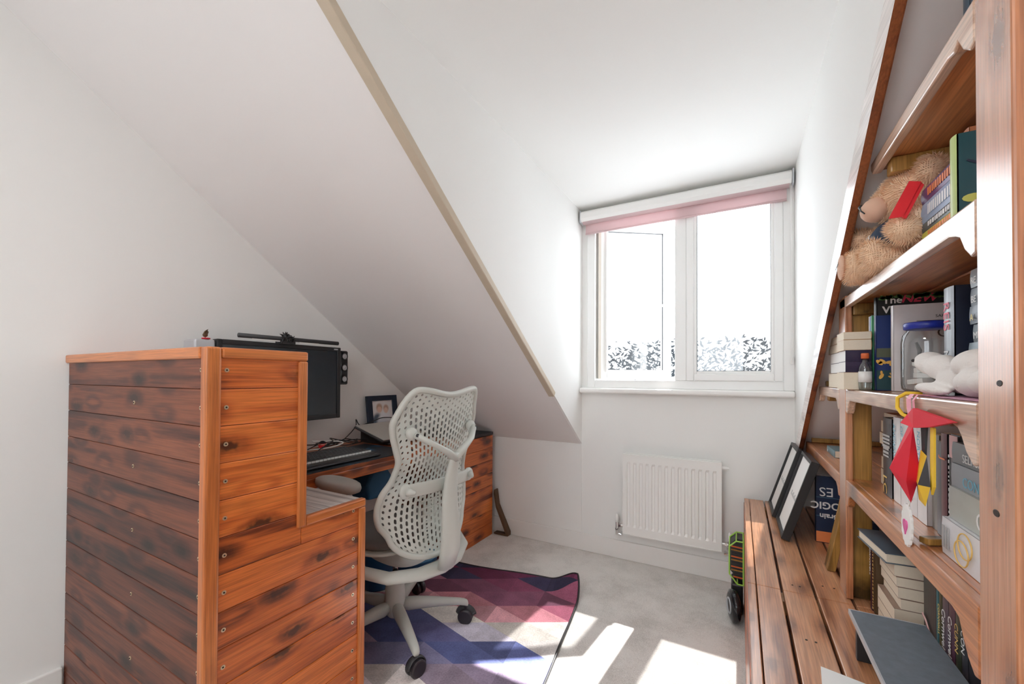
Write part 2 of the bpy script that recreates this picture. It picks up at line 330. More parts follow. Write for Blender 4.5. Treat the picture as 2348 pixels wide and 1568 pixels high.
# corner bead along the left slope edge
an=math.atan(.728); R=RX(-an)
def along(name, x0, x1, t0, t1, y0, y1, mats, capm=0):
    """bar following the slope; t is distance below the slope plane"""
    n=Vector((0,-math.sin(an),-math.cos(an)))
    def pt(y,t): return Vector((0,y,zs(y)))+n*t
    vs=[]
    for x in (x0,x1):
        for (y,t) in ((y0,t0),(y1,t0),(y1,t1),(y0,t1)):
            p=pt(y,t); vs.append((x,p.y,p.z))
    b=MB(); b.add(vs,[(0,1,2,3)],capm); b.add(vs,[(7,6,5,4),(0,4,5,1),(1,5,6,2),(2,6,7,3),(3,7,4,0)],0)
    return struct(b.build(name,mats,bevel=.004))
along('trim_1', CL-.03, CL+.005, -.02, .012, .25, 2.20, M['beige'])
M['whitish'] = wood('whitish_plank', (.45,.36,.32), (.72,.64,.60), (.85,.80,.78), 'y', rough=.3, coat=.5, knots=.5, var=.1)  # whitish wood colours, used on one face of the bar only
along('trim_2', CR-.008, CR+.012, -.03, .05, .30, 2.60, [M['redbrown'],M['whitish']], 1)
w2=thing('fill_window','added white framed window opposite the dormer, unseen, for fill light','window',(-.7,YB,1.15)); w2['kind']='structure'  # added unseen window, lets in fill skylight from behind
b=MB()
for q in ((-1.5,1.15,-1.45,2.2),(.05,1.15,.1,2.2),(-.725,1.2,-.675,2.15),(-1.45,1.15,.05,1.2),(-1.45,2.15,.05,2.2)): b.box(q[0],YB-.07,q[1],q[2],YB-.01,q[3])
b.build('frame', M['upvc'], w2)
MB().box(-1.45,YB-.045,1.2,.05,YB-.040,2.15).build('glass', M['pane'], w2)
lamp=thing('fill_lamp','added round white fill lamp behind the camera','lamp',(-.7,-.6,2.42))  # added fixture around the fill light, out of view
b=MB(); b.lathe([(.0,.08),(.17,.08),(.18,.06),(.17,.02),(.12,.0)],(-.7,-.6,2.42)); b.build('fill_lamp_shade', M['white'], lamp, smooth=True)
# ------------------------------------------------------------------ dormer window
win=thing('window_1','white two-pane dormer window with the left sash swung open','window',(-.32,YW,1.10)); win['kind']='structure'
def ring(b, x0,x1,z0,z1,w,y0,y1,m=0):
    b.box(x0,y0,z0,x0+w,y1,z1,m); b.box(x1-w,y0,z0,x1,y1,z1,m); b.box(x0+w,y0,z0,x1-w,y1,z0+w,m); b.box(x0+w,y0,z1-w,x1-w,y1,z1,m)
b=MB(); ring(b,-.90,.262,1.10,2.28,.052,2.665,2.74); b.box(-.345,2.665,1.152,-.28,2.74,2.228)
fr=b.build('window_frame', M['upvc'], win, bevel=.004)
b=MB(); ring(b,-.28,.21,1.152,2.228,.042,2.658,2.73); fx=b.build('fixed_pane_frame', M['upvc'], win, bevel=.006)
b=MB(); ring(b,-.24,.17,1.192,2.188,.018,2.668,2.70); b.build('glazing_bead', M['upvc'], fx, bevel=.005)
b=MB(); ring(b,-.224,.155,1.208,2.175,.004,2.672,2.69); b.build('gasket', M['black'], fx)
b=MB(); b.box(-.226,2.694,1.206,.157,2.700,2.176); b.build('glass', M['pane'], fx)
def rot_mb(b, piv, ang):
    R=RZ(ang); p=Vector(piv)
    b.v=[p+R@(v-p) for v in b.v]; return b
PV=(-.838,2.715,0); SA=math.radians(35)
def S(b): return rot_mb(b,PV,SA)
b=MB(); ring(b,-.838,-.325,1.158,2.222,.055,2.70,2.755)
sash=S(b).build('sash', M['upvc'], win, bevel=.006)
b=MB(); ring(b,-.793,-.370,1.205,2.178,.016,2.690,2.712); S(b).build('glazing_bead', M['upvc'], sash, bevel=.004)
b=MB(); ring(b,-.779,-.384,1.219,2.164,.004,2.700,2.715); S(b).build('gasket', M['black'], sash)
b=MB(); b.box(-.783,2.722,1.215,-.380,2.728,2.168); S(b).build('glass', M['pane'], sash)
b=MB(); b.box(-.846,2.69,1.16,-.828,2.70,2.22); S(b).build('hinge_strip', M['upvcb'], sash)
b=MB(); b.box(-.364,2.684,1.60,-.340,2.70,1.72); b.cyl((-.352,2.684,1.665),(-.352,2.660,1.665),.010)
b.tube([(-.352,2.660,1.665),(-.375,2.655,1.664),(-.455,2.655,1.650)],[.010,.010,.007]); S(b).build('handle', M['white'], sash, bevel=.003)
b=MB(); b.box(CL+.002,2.615,1.066,CR-.002,2.70,1.10); b.build('window_sill', M['white'], win, bevel=.012, seg=4)
# roller blind
bl=thing('roller_blind','pink roller blind rolled up in a white cassette at the window head','blind',(-.32,2.63,2.20))
b=MB(); prof=[(2.66,2.275),(2.60,2.275),(2.588,2.262),(2.586,2.225),(2.600,2.205),(2.66,2.205)]
b.prism(prof,'x',-.925,.245); b.build('cassette', M['white'], bl, bevel=.003)
b=MB(); b.cyl((-.915,2.625,2.222),(.235,2.625,2.222),.030); b.build('fabric_roll', M['blind'], bl, smooth=True)
b=MB(); b.box(-.905,2.640,2.135,.225,2.643,2.215); cl=b.build('cloth', M['blind'], bl)
b=MB(); b.cyl((-.905,2.6415,2.135),(.225,2.6415,2.135),.006); b.build('bottom_bar', M['blind'], cl, smooth=True)
for x in (-.932,.246):
    b=MB(); b.box(x,2.59,2.20,x+.008,2.66,2.28); b.build('bracket', M['silver'], bl, bevel=.002)
b=MB(); b.tube([(.240,2.615,2.22),(.243,2.625,1.8),(.243,2.640,1.27),(.247,2.648,1.25),(.250,2.640,1.27),(.248,2.632,1.8),(.246,2.625,2.22)],.0018,6); b.build('bead_chain', M['white'], bl)
b=MB(); b.box(.240,2.645,1.245,.256,2.662,1.285); b.build('chain_cleat', M['white'], bl, bevel=.002)
# outside: garden hedge over the sill, its blown-out glare painted in as white
def hedge():
    b=MB(); nx,nz=60,14
    for i in range(nx+1):
        for j in range(nz+1):
            x=-9+14*i/nx; z=-.8+3.05*j/nz
            b.v.append(Vector((x,9+.35*noise.noise(Vector((x*1.3,z*1.3,0)))+.5*(j/nz)**2, z+.08*noise.noise(Vector((x*2,0,z*2))))))
    for i in range(nx):
        for j in range(nz): a=i*(nz+1)+j; b.f.append([a,a+nz+1,a+nz+2,a+1]); b.m.append(0)
    rnd=random.Random(3)
    for k in range(1500):
        x=rnd.uniform(-3.6,1.6); z=rnd.betavariate(1.2,1.9)*.80+1.16
        s=rnd.uniform(.03,.075); a=rnd.uniform(-.8,1.2)+ (PI/2 if rnd.random()<.25 else 0)
        c=Vector((x,8.55,z)); u=Vector((math.cos(a),rnd.uniform(-.3,.3),math.sin(a)))*s; w=Vector((-math.sin(a),0,math.cos(a)))*s*.38
        b.add([c-u,c+w*.8-u*.2,c+u,c-w-u*.1],[(0,1,2,3)],1)
    m0=plain('glare_white_hedge',(.95,.95,.95),.9,var=.03); m1=plain('grey_leaf',(.03,.033,.036),1,var=.6,scale=4,spec=.1)
    o=b.build('hedge',[m0,m1],recalc=False); tag(o,'hedge painted glare-white with grey leaves beyond the window','hedge',kind='stuff')
    return o
hedge()
# ------------------------------------------------------------------ radiator
rad=thing('radiator','white ribbed panel radiator below the window','radiator',(-.366,2.64,.19))
def rad_panel():
    b=MB(); x0,x1,z0,z1=-.645,-.088,.19,.685; nf=14
    xs=[x0]; 
    m=.018; w=(x1-x0-2*m)/nf
    for i in range(nf):
        a=x0+m+w*i; xs += [a+w*.22,a+w*.34,a+w*.66,a+w*.78]
    xs.append(x1); zz=[z0,z0+.045,z0+.06,z1-.06,z1-.045,z1]
    def depth(i,j):
        if i in (0,len(xs)-1) or j in (0,1,4,5): return 0
        k=(i-1)%4; return .0075 if k in (1,2) else 0
    for i,x in enumerate(xs):
        for j,z in enumerate(zz): b.v.append(Vector((x,2.602+depth(i,j),z)))
    n=len(zz)
    for i in range(len(xs)-1):
        for j in range(n-1): a=i*n+j; b.f.append([a,a+n,a+n+1,a+1]); b.m.append(0)
    b.box(x0,2.606,z0,x0+.004,2.618,z1); b.box(x1-.004,2.606,z0,x1,2.618,z1); b.box(x0,2.6,z1-.002,x1,2.618,z1+.004); b.box(x0,2.6,z0-.004,x1,2.618,z0+.002)
    return b
rad_panel().build('front_panel', M['radiator'], rad)
b=MB(); b.box(-.640,2.650,.20,-.092,2.658,.69); b.box(-.62,2.62,.21,-.11,2.65,.66); b.build('back_panel', M['radiator'], rad, bevel=.002)
b=MB(); b.cyl((-.088,2.635,.655),(-.062,2.635,.655),.010); b.cyl((-.062,2.635,.655),(-.052,2.635,.655),.007); b.build('bleed_valve', M['white'], rad)
for s,x,xe in ((-1,-.688,-.645),(1,-.050,-.088)):
    b=MB(); b.cyl((xe,2.635,.225),(x,2.635,.225),.009); b.cyl((x-s*.010,2.635,.225),(x-s*.024,2.635,.225),.014,n=6)
    b.cyl((x,2.635,.165),(x,2.635,.245),.011); b.cyl((x,2.635,.195),(x,2.635,.205),.015,n=6)
    b.tube([(x,2.635,.17),(x-s*.02,2.635,.165),(x-s*.022,2.675,.165)],.009)
    v=b.build('valve', M['chrome'], rad, smooth=False)
    b=MB(); b.lathe([(.011,0),(.012,.03),(.008,.048),(.003,.052)],(x,2.635,.243)); b.build('valve_cap', M['white'], v, smooth=True)
# ------------------------------------------------------------------ rug
def rug():
    th=math.radians(8); ex=Vector((-math.cos(th),-math.sin(th),0)); ey=Vector((math.sin(th),-math.cos(th),0)); O=Vector((-.755,2.195,0))
    Wd,Ln=1.33,1.13
    bm=bmesh.new(); nx,ny=44,38
    vs=[[bm.verts.new((Wd*i/nx,Ln*j/ny,0)) for j in range(ny+1)] for i in range(nx+1)]
    for i in range(nx):
        for j in range(ny): bm.faces.new((vs[i][j],vs[i+1][j],vs[i+1][j+1],vs[i][j+1]))
    P_=.15; sl=.40
    for sg in (1,-1):
        nrm=Vector((sg*sl,1,0)).normalized()
        for k in range(-6,16):
            g=bm.verts[:]+bm.edges[:]+bm.faces[:]
            bmesh.ops.bisect_plane(bm,geom=g,dist=1e-6,plane_co=(0,k*P_+.055,0),plane_no=nrm)
    for k in range(0,9): bmesh.ops.bisect_plane(bm,geom=bm.verts[:]+bm.edges[:]+bm.faces[:],dist=1e-6,plane_co=(k*P_/sl/2,0,0),plane_no=(1,0,0))
    pal=[[(.085,.02,.05),(.035,.03,.07),(.16,.03,.08)],[(.20,.05,.10),(.05,.04,.09),(.28,.08,.14)],[(.30,.08,.13),(.20,.07,.12),(.34,.14,.20)],[(.62,.28,.32),(.50,.20,.24),(.74,.68,.62)],
         [(.74,.70,.66),(.60,.30,.34),(.72,.67,.62)],[(.50,.47,.55),(.70,.66,.64),(.12,.13,.28)],[(.10,.12,.28),(.17,.18,.34),(.12,.12,.26)],[(.30,.24,.34),(.24,.23,.38),(.34,.27,.35)],[(.62,.55,.58),(.72,.66,.64),(.45,.35,.42)],[(.66,.56,.58),(.5,.4,.46),(.7,.65,.64)]]
    me=bpy.data.meshes.new('rug'); cl=bm.loops.layers.float_color.new('Col'); 
    for f in bm.faces:
        c=f.calc_center_median(); i=math.floor((c.y-.055+sl*c.x)/P_); j=math.floor((c.y-.055-sl*c.x)/P_)
        r=random.Random(i*91+j*17+5); q=(i+j+1)/2*P_+.055
        k=max(0,min(9,int((q+.06)/.118))); col=r.choice(pal[k]); tri=int(c.x//(P_/sl/2)); v=random.Random(i*31+j*7+tri*53).uniform(.72,1.25)
        for l in f.loops: l[cl]=(col[0]*v,col[1]*v,col[2]*v,1)
    for v in bm.verts:
        x,y=v.co.x,v.co.y
        d=max(0,1-math.hypot(x,y)/.20); z=.008+.075*d*d*(3-2*d)+.012*math.exp(-((y)/.05)**2)*math.sin(x*4+.5)**2+.006*math.exp(-(x/.06)**2)*math.sin(y*9)**2
        v.co=O+ex*(x+.03*d*d)+ey*(y+.03*d*d)+Vector((0,0,z))
    bmesh.ops.recalc_face_normals(bm,faces=bm.faces)
    bm.to_mesh(me); bm.free()
    m,nt,bb=newmat('woven_rug'); L=nt.links.new
    at=N(nt,'ShaderNodeVertexColor'); at.layer_name='Col'; tc=N(nt,'ShaderNodeTexCoord')
    n1=N(nt,'ShaderNodeTexNoise'); n1.inputs['Scale'].default_value=140; n1.inputs['Detail'].default_value=3; L(tc.outputs['Object'],n1.inputs['Vector'])
    wv=N(nt,'ShaderNodeTexNoise'); wv.inputs['Scale'].default_value=14; wv.inputs['Detail'].default_value=5; L(tc.outputs['Object'],wv.inputs['Vector'])
    mu=N(nt,'ShaderNodeMapRange'); mu.inputs['From Min'].default_value=.3; mu.inputs['From Max'].default_value=.7; mu.inputs['To Min'].default_value=.72; mu.inputs['To Max'].default_value=1.3
    ad=N(nt,'ShaderNodeMath',operation='ADD'); L(n1.outputs['Fac'],ad.inputs[0]); L(wv.outputs['Fac'],ad.inputs[1]); hf=N(nt,'ShaderNodeMath',operation='MULTIPLY'); hf.inputs[1].default_value=.5; L(ad.outputs[0],hf.inputs[0]); L(hf.outputs[0],mu.inputs['Value'])
    vm=N(nt,'ShaderNodeVectorMath',operation='SCALE'); L(at.outputs['Color'],vm.inputs[0]); L(mu.outputs[0],vm.inputs['Scale']); L(vm.outputs[0],bb.inputs['Base Color'])
    bb.inputs['Roughness'].default_value=.9; bp=N(nt,'ShaderNodeBump'); bp.inputs['Strength'].default_value=.3; bp.inputs['Distance'].default_value=.001; L(n1.outputs['Fac'],bp.inputs['Height']); L(bp.outputs[0],bb.inputs['Normal'])
    root=thing('rug','geometric diamond rug in burgundy, cream and navy under the office chair','rug',(-1.3,1.6,0))
    me.transform(Matrix.Translation((1.3,-1.6,0))); me.materials.append(m); o=bpy.data.objects.new('pile',me); COL.objects.link(o); o.parent=root
    so=o.modifiers.new('t','SOLIDIFY'); so.thickness=.006; so.offset=-1
    b=MB(); 
    def edge(p):
        x,y=p; d=max(0,1-math.hypot(x,y)/.20); z=.007+.075*d*d*(3-2*d)+.012*math.exp(-((y)/.05)**2)*math.sin(x*4+.5)**2+.006*math.exp(-(x/.06)**2)*math.sin(y*9)**2
        return O+ex*(x+.03*d*d)+ey*(y+.03*d*d)+Vector((0,0,z))
    pts=[edge((Wd*(1-i/60),0)) for i in range(61)]+[edge((0,Ln*i/50)) for i in range(1,51)]+[edge((Wd*i/30,Ln)) for i in range(1,31)]+[edge((Wd,Ln*(1-i/30))) for i in range(1,30)]
    b.tube(pts,.0055,6,closed=True); b.build('binding', M['black'], root, smooth=True)
rug()
# ------------------------------------------------------------------ planked cabinets
def screw(parent, p, nrm):
    b=MB(); b.cyl(Vector(p),Vector(p)+Vector(nrm)*.0015,.0055,n=14); b.cyl(Vector(p)+Vector(nrm)*.0012,Vector(p)+Vector(nrm)*.0025,.0022,n=8,m=1)
    return b.build('screw',[M['brass'],M['dot']],parent)
XC=-1.15; gz=[.001]+[.0960+.0945*k for k in range(12)]+[1.232]
cab=thing('stepped_cabinet','tall stepped unit clad in orange-stained planks at the near end of the desk','cabinet',(-1.65,.76,0))
b=MB(); b.box(XL+.004,.535,0,XC-.014,.775,1.225); b.box(-1.575,.775,0,XC-.014,1.00,.735); b.build('carcass', M['cab_z'], cab)
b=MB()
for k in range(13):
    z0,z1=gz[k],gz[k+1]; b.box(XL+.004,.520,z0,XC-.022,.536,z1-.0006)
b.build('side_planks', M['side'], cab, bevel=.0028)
b=MB()
for k in range(13):
    z0,z1=gz[k],gz[k+1]-.0006; y1=.772 if z0>.70 else .996
    if z0<.735<z1: b.box(XC-.015,.535,z0,XC-.002,.772,z1); b.box(XC-.015,.7725,z0,XC-.002,.996,.733)
    else: b.box(XC-.015,.535,z0,XC-.002,y1,z1)
b.build('front_planks', M['cab_y'], cab, bevel=.0028)
b=MB(); b.box(XC-.024,.512,0,XC+.006,.548,1.242); b.build('corner_post', M['trimwood_z'], cab, bevel=.006,seg=3)
b=MB(); b.box(XL+.004,.510,1.212,XC-.024,.545,1.242); b.build('top_trim', M['trimwood_x'], cab, bevel=.005)
b=MB(); b.box(XC-.018,.548,1.214,XC+.006,.785,1.242); b.build('top_trim', M['trimwood_y'], cab, bevel=.005)
b=MB(); b.box(XC-.018,.757,.716,XC+.006,.785,1.214); b.build('step_trim', M['trimwood_z'], cab, bevel=.005)
b=MB(); b.box(XC-.018,.785,.716,XC+.006,1.010,.744); b.build('step_trim', M['trimwood_y'], cab, bevel=.005)
b=MB(); b.box(XC-.018,.984,0,XC+.006,1.010,.716); b.build('end_trim', M['trimwood_z'], cab, bevel=.005)
b=MB(); b.box(XL+.004,.545,1.228,XC-.018,.775,1.238); b.build('top_board', M['cab_x'], cab)
b=MB()
for k in range(3): b.box(-1.575,.785+.0735*k,.735,XC-.018,.785+.0735*(k+1)-.001,.742)
b.build('step_top', M['greyboard'], cab, bevel=.002)
for k in range(1,13):
    zc=(gz[k]+gz[k+1])/2
    screw(cab,(XC-.002,.562,zc),(1,0,0))
    if zc<.715: screw(cab,(XC-.002,.962,zc),(1,0,0))
    screw(cab,(-1.578,.520,zc),(0,-1,0)) if k%2 else None
    screw(cab,(XC-.034,.520,zc),(0,-1,0))
# desk
desk=thing('desk','built-in wooden desk top with an orange-stained front rail along the left wall','desk',(-1.85,1.7,0))
XD=-1.58
b=MB(); b.box(XL+.004,.78,.735,XD,2.18,.757); b.build('desktop', M['cab_y'], desk, bevel=.002)
b=MB(); b.box(XD-.02,1.012,.690,XD,2.10,.735); b.build('front_rail', M['cab_y'], desk, bevel=.003)
b=MB(); b.box(XD-.32,2.06,0,XD-.01,2.10,.735); b.build('support_panel', M['redbrown'], desk, bevel=.003)
fc=thing('planked_pedestal','low orange-stained planked pedestal at the far end of the desk by the window wall','cabinet',(-1.87,2.4,0))
b=MB(); b.box(XL+.004,2.19,0,-1.625,2.60,.74); b.build('carcass', M['redbrown'], fc)
b=MB()
for k in range(8): b.box(-1.625,2.185,.001+.092*k,-1.61,2.605,.092*(k+1))
b.build('planks', M['cab_y'], fc, bevel=.0028)
b=MB(); b.box(XL+.004,2.185,.74,-1.606,2.605,.762); b.build('top_board', M['black'], fc, bevel=.002)
b=MB(); b.box(-1.634,2.175,0,-1.606,2.190,.74); b.build('corner_trim', M['redbrown'], fc)
# ------------------------------------------------------------------ office chair
ch=thing('office_chair','pale grey office chair with perforated back pushed up to the desk','chair',(-1.385,1.395,0),(0,0,math.radians(84)))
NEARW=[-31,41,113,185,257]
b=MB(); b.lathe([(.030,.075),(.040,.09),(.046,.14),(.044,.20),(.040,.235),(.030,.24)],(0,0,0)); b.build('hub', M['chair'], ch, smooth=True, local=True)
b=MB(); b.lathe([(.026,.238),(.026,.262),(.020,.268)],(0,0,0)); b.build('gas_spring_sleeve', M['black'], ch, local=True)
b=MB(); b.cyl((0,0,.25),(0,0,.42),.013); b.build('gas_spring', M['chrome'], ch, smooth=True, local=True)
cast0=None
for k,wa in enumerate(NEARW):
    a=math.radians(wa-84); ex=Vector((math.cos(a),math.sin(a),0)); ez=Vector((0,0,1)); ey=ez.cross(ex)
    b=MB(); secs=[(.02,.155,.085,.030),(.10,.150,.095,.028),(.20,.135,.095,.024),(.28,.122,.092,.020),(.322,.116,.086,.018),(.338,.104,.072,.014)]
    vs=[]
    for (r,zt,zb_,hw) in secs:
        for (u,w) in ((-1,.0),(-.8,.35),(-.35,.5),(.35,.5),(.8,.35),(1,.0),(.8,-.5),(-.8,-.5)):
            z=(zt+zb_)/2+w*(zt-zb_); vs.append(ex*r+ey*hw*u+ez*z)
    fs=[]; n=8
    for i in range(len(secs)-1):
        for j in range(n): fs.append((i*n+j,i*n+(j+1)%n,(i+1)*n+(j+1)%n,(i+1)*n+j))
    fs+= [list(range(n)),list(range((len(secs)-1)*n,len(secs)*n))]
    b.add(vs,fs); arm=b.build('base_arm', M['chair'], ch, smooth=True, local=True)
    su=arm.modifiers.new('s','SUBSURF'); su.levels=1; su.render_levels=1
    # twin wheel caster, swivelled its own way
    sw=math.radians([20,70,-35,10,50][k]); cx=ex*.325; wx=RZ(sw)@ex; 
    b=MB()
    for s in (-1,1):
        c=cx+wx*(.015*s)+ez*.036
        b.lathe([(.0,-.011),(.029,-.011),(.035,-.007),(.035,.007),(.029,.011),(.0,.011)],c,axis=wx,n=24)
    b.cyl(cx+ez*.03,cx+ez*.085,.010)
    ca=b.build('caster', M['caster'], ch, smooth=False, local=True, bevel=.002)
    b=MB(); pts=[cx+ez*.036+(RZ(sw+PI/2)@ex)*(.039*math.cos(t))+ez*.039*math.sin(t) for t in [PI*.05+PI*.9*i/10 for i in range(11)]]
    b.tube(pts,.014,8,flat=.35,up=None); b.build('wheel_hood', M['charcoal'], ca, smooth=True, local=True)
# seat
def squircle(b, cx,cy,z0,z1,rx,ry,n=40,p=3.2,lip=.02, dip=0):
    prof=[(.0,z0),(.80,z0),(.95,z0+lip*.4),(1.0,(z0+z1)/2),(.96,z1-lip*.3),(.85,z1),(.5,z1-dip*.6),(.0,z1-dip)]
    vs=[]
    for (k,z) in prof:
        for j in range(n):
            a=2*PI*j/n; c,s=math.cos(a),math.sin(a); r=1/((abs(c)**p+abs(s)**p)**(1/p)); vs.append((cx+rx*r*c*k,cy+ry*r*s*k,z))
    fs=[(i*n+j,i*n+(j+1)%n,(i+1)*n+(j+1)%n,(i+1)*n+j) for i in range(len(prof)-1) for j in range(n)]
    b.add(vs,fs)
b=MB(); squircle(b,0,.03,.455,.500,.235,.225,dip=.012); b.build('seat', M['seat'], ch, smooth=True, local=True)
b=MB(); squircle(b,0,.03,.435,.462,.245,.235); b.build('seat_frame', M['chair'], ch, smooth=True, local=True)
b=MB(); squircle(b,0,-.02,.345,.440,.10,.15,p=2.6); b.build('tilt_mechanism', M['chair'], ch, smooth=True, local=True)
b=MB(); b.tube([(-.24,.12,.44),(-.27,.10,.41),(-.30,.06,.40),(-.31,.03,.41)],.012,8); b.build('tilt_lever', M['charcoal'], ch, smooth=True, local=True)
# U shaped yoke carrying the back
b=MB()
b.tube([(-.262,.10,.452),(-.272,0,.435),(-.265,-.12,.405),(-.21,-.215,.385),(-.10,-.275,.375),(0,-.288,.372),(.10,-.275,.375),(.21,-.215,.385),(.265,-.12,.405),(.272,0,.435),(.262,.10,.452)],[.022,.026,.03,.032,.034,.036,.034,.032,.03,.026,.022],12,flat=.62)
b.build('back_yoke', M['chair'], ch, smooth=True, local=True)
# back
ZB,ZT=.425,1.118
WT=[(0,.205),(.05,.232),(.12,.246),(.22,.248),(.32,.236),(.45,.200),(.58,.190),(.70,.210),(.82,.228),(.92,.236),(1,.215)]
def Wt(t):
    for (a,wa),(c,wc) in zip(WT,WT[1:]):
        if t<=c:
            u=(t-a)/(c-a); u=u*u*(3-2*u); return wa+(wc-wa)*u
    return WT[-1][1]
def smo(t):  # smoothed width
    return sum(Wt(min(1,max(0,t+d))) for d in (-.04,-.02,0,.02,.04))/5
def back_pt(s,t):
    zb=ZB+.135*(1-math.sqrt(max(0,1-.985*s*s)))
    q=abs(s); zt=ZT-.022*(math.cos(PI*min(1,q/.72))+1)/2-.085*max(0,(q-.72)/.28)**2.2
    z=zb+(zt-zb)*t; x=s*smo(t)
    zz=(z-ZB)/(ZT-ZB)
    y=-.245+.028*math.sin(PI*min(1,max(0,zz/.62)))-.15*max(0,zz-.42)**1.5 +.95*x*x+.02*max(0,.2-zz)
    if zz>.9: y-=.10*(zz-.9)
    return Vector((x,y,z))
def perforated():
    b=MB(); NC,NR=21,24; S_=.965; T0,T1=.018,.982; rm=16
    for c in range(NC):
        s0=-S_+2*S_*c/NC; s1=-S_+2*S_*(c+1)/NC; dt=(T1-T0)/NR; st=0 if c%2==0 else .5
        tt=[T0]+[T0+dt*(k+st) for k in range(0 if st else 1, NR+ (0 if st else 0))]+[T1]
        tt=sorted(set(round(x,6) for x in tt))
        for t0,t1 in zip(tt,tt[1:]):
            sm,tm=(s0+s1)/2,(t0+t1)/2; ds,dl=(s1-s0)/2,(t1-t0)/2
            w=smo(tm)*ds; hgt=dl*(ZT-ZB)*(1-.3*sm*sm)
            edge=abs(sm)>.80 or tm>.90 or tm<.06
            if t1-t0<dt*.9 and not edge: edge=True
            r=w*(.42 if edge else .56); r=min(r,.0056)
            hh=r*1.05 if edge else max(r,hgt*.74)
            if .86<tm<=.90: hh=r*1.5
            if hh>hgt*.85: hh=hgt*.85
            ring1=[];ring0=[]
            for j in range(rm):
                a=2*PI*(j+.5)/rm; ca,sa=math.cos(a),math.sin(a)
                k=1/max(abs(ca),abs(sa)); ring0.append(back_pt(sm+ds*ca*k,tm+dl*sa*k))
                px=r*ca; pz=r*sa+(hh-r)*(1 if sa>0 else -1)
                ring1.append(back_pt(sm+px/w*ds,tm+pz/hgt*dl))
            # exact corners
            o=len(b.v); b.v+=ring0+ring1
            for j in range(rm): b.f.append([o+j,o+(j+1)%rm,o+rm+(j+1)%rm,o+rm+j]); b.m.append(0)
            cor=[back_pt(sm+ds*sx,tm+dl*sy) for sx,sy in((1,1),(-1,1),(-1,-1),(1,-1))]
            o2=len(b.v); b.v+=cor
            for q,jj in enumerate((1,5,9,13)): b.f.append([o+jj,o2+q,o+jj+1]); b.m.append(0)
    return b
bk=perforated().build('backrest', M['chairmesh'], ch, smooth=False, local=True, recalc=True)
so=bk.modifiers.new('t','SOLIDIFY'); so.thickness=.004; so.offset=0
out=[back_pt(-1,i/40) for i in range(41)]+[back_pt(-1+2*i/40,1) for i in range(1,41)]+[back_pt(1,1-i/40) for i in range(1,41)]+[back_pt(1-2*i/40,0) for i in range(1,40)]
b=MB(); b.tube(out,.0125,10,closed=True); b.build('back_rim', M['chair'], ch, smooth=True, local=True)
# spine fork
b=MB()
b.tube([(0,-.290,.385),(0,-.312,.46),(0,-.315,.55),(0,-.308,.66),(0,-.315,.76),(0,-.33,.82),(0,-.338,.86)],[.046,.052,.050,.042,.033,.028,.024],14,flat=.55,up=(0,1,0))
for s in (-1,1):
    b.tube([(0,-.332,.835),(s*.045,-.338,.868),(s*.11,-.328,.905),(s*.172,-.285,.945)],[.024,.018,.014,.016],12,flat=.75)
    b.sph((s*.172,-.268,.948),(.026,.020,.026))
b.build('spine_fork', M['chair'], ch, smooth=True, local=True)
for s in (-1,1):
    b=MB(); b.cyl((s*.172,-.304,.945),(s*.172,-.298,.945),.007,n=8); b.build('pivot_bolt', M['charcoal'], ch, local=True)
# lumbar strap
b=MB(); pl=[Vector((x,-.278+.95*x*x*.9,.725)) for x in [-.195+.39*i/16 for i in range(17)]]
b.tube(pl,.027,12,flat=.18,up=(0,1,0)); 
for s in (-1,1): b.sph((s*.182,-.248,.725),(.030,.014,.030))
b.build('lumbar_strap', M['chair'], ch, smooth=True, local=True)
for s in (-1,1):
    b=MB(); b.lathe([(.017,0),(.014,.012),(.008,.030),(.003,.034)],(s*.182,-.258,.725),axis=(-s*.55,-1,-.1)); b.build('lumbar_knob', M['chair'], ch, smooth=True, local=True)
# square-holed inner lattice low in the back
b=MB()
for i in range(6): b.box(-.085,-.222,.50+.030*i,.085,-.216,.508+.030*i)
for i in range(7): b.box(-.085+.027*i,-.222,.50,-.077+.027*i,-.216,.658)
b.build('inner_lattice', M['chair'], ch, local=True, bevel=.002)
for o in ch.children:
    if o.name.split('.')[0] in ('backrest','back_rim','spine_fork','pivot_bolt','lumbar_strap','lumbar_knob','inner_lattice'): o.location.y -= .032
# arms
for s in (-1,1):
    b=MB(); b.tube([(s*.262,.02,.44),(s*.285,-.03,.47),(s*.292,-.05,.55),(s*.285,-.03,.66),(s*.272,.02,.70)],[.022,.024,.022,.020,.018],12,flat=.6,up=(1,0,0)); b.build('arm_support', M['chair'], ch, smooth=True, local=True)
    b=MB(); squircle(b,s*.268,.040,.700,.742,.052,.140,p=2.3,dip=.0); pd=b.build('arm_pad', M['armpad'], ch, smooth=True, local=True)
# ------------------------------------------------------------------ things on the desk
mon=thing('monitor','large black flat monitor on the left wall above the desk','monitor',(-2.02,1.24,.93))
x=-1.985
b=MB(); b.box(x-.035,.925,.935,x,1.555,1.330); b.build('housing', M['black'], mon, bevel=.004)
b=MB(); y0,y1,z0,z1=.925,1.555,.935,1.330
for q in ((y0,z0,y0+.022,z1),(y1-.022,z0,y1,z1),(y0+.022,z0,y1-.022,z0+.026),(y0+.022,z1-.022,y1-.022,z1)): b.box(x,q[0],q[1],x+.008,q[2],q[3])
b.build('bezel', M['black'], mon, bevel=.003)
b=MB(); b.box(x-.001,y0+.02,z0+.02,x+.002,y1-.02,z1-.02); b.build('screen', M['screen'], mon)
b=MB(); b.box(XL+.001,1.19,1.08,x-.035,1.29,1.18); b.build('wall_bracket', M['charcoal'], mon)
b=MB(); b.box(x+.008,1.51,1.316,x+.0086,1.535,1.322); b.build('badge', M['silver'], mon)
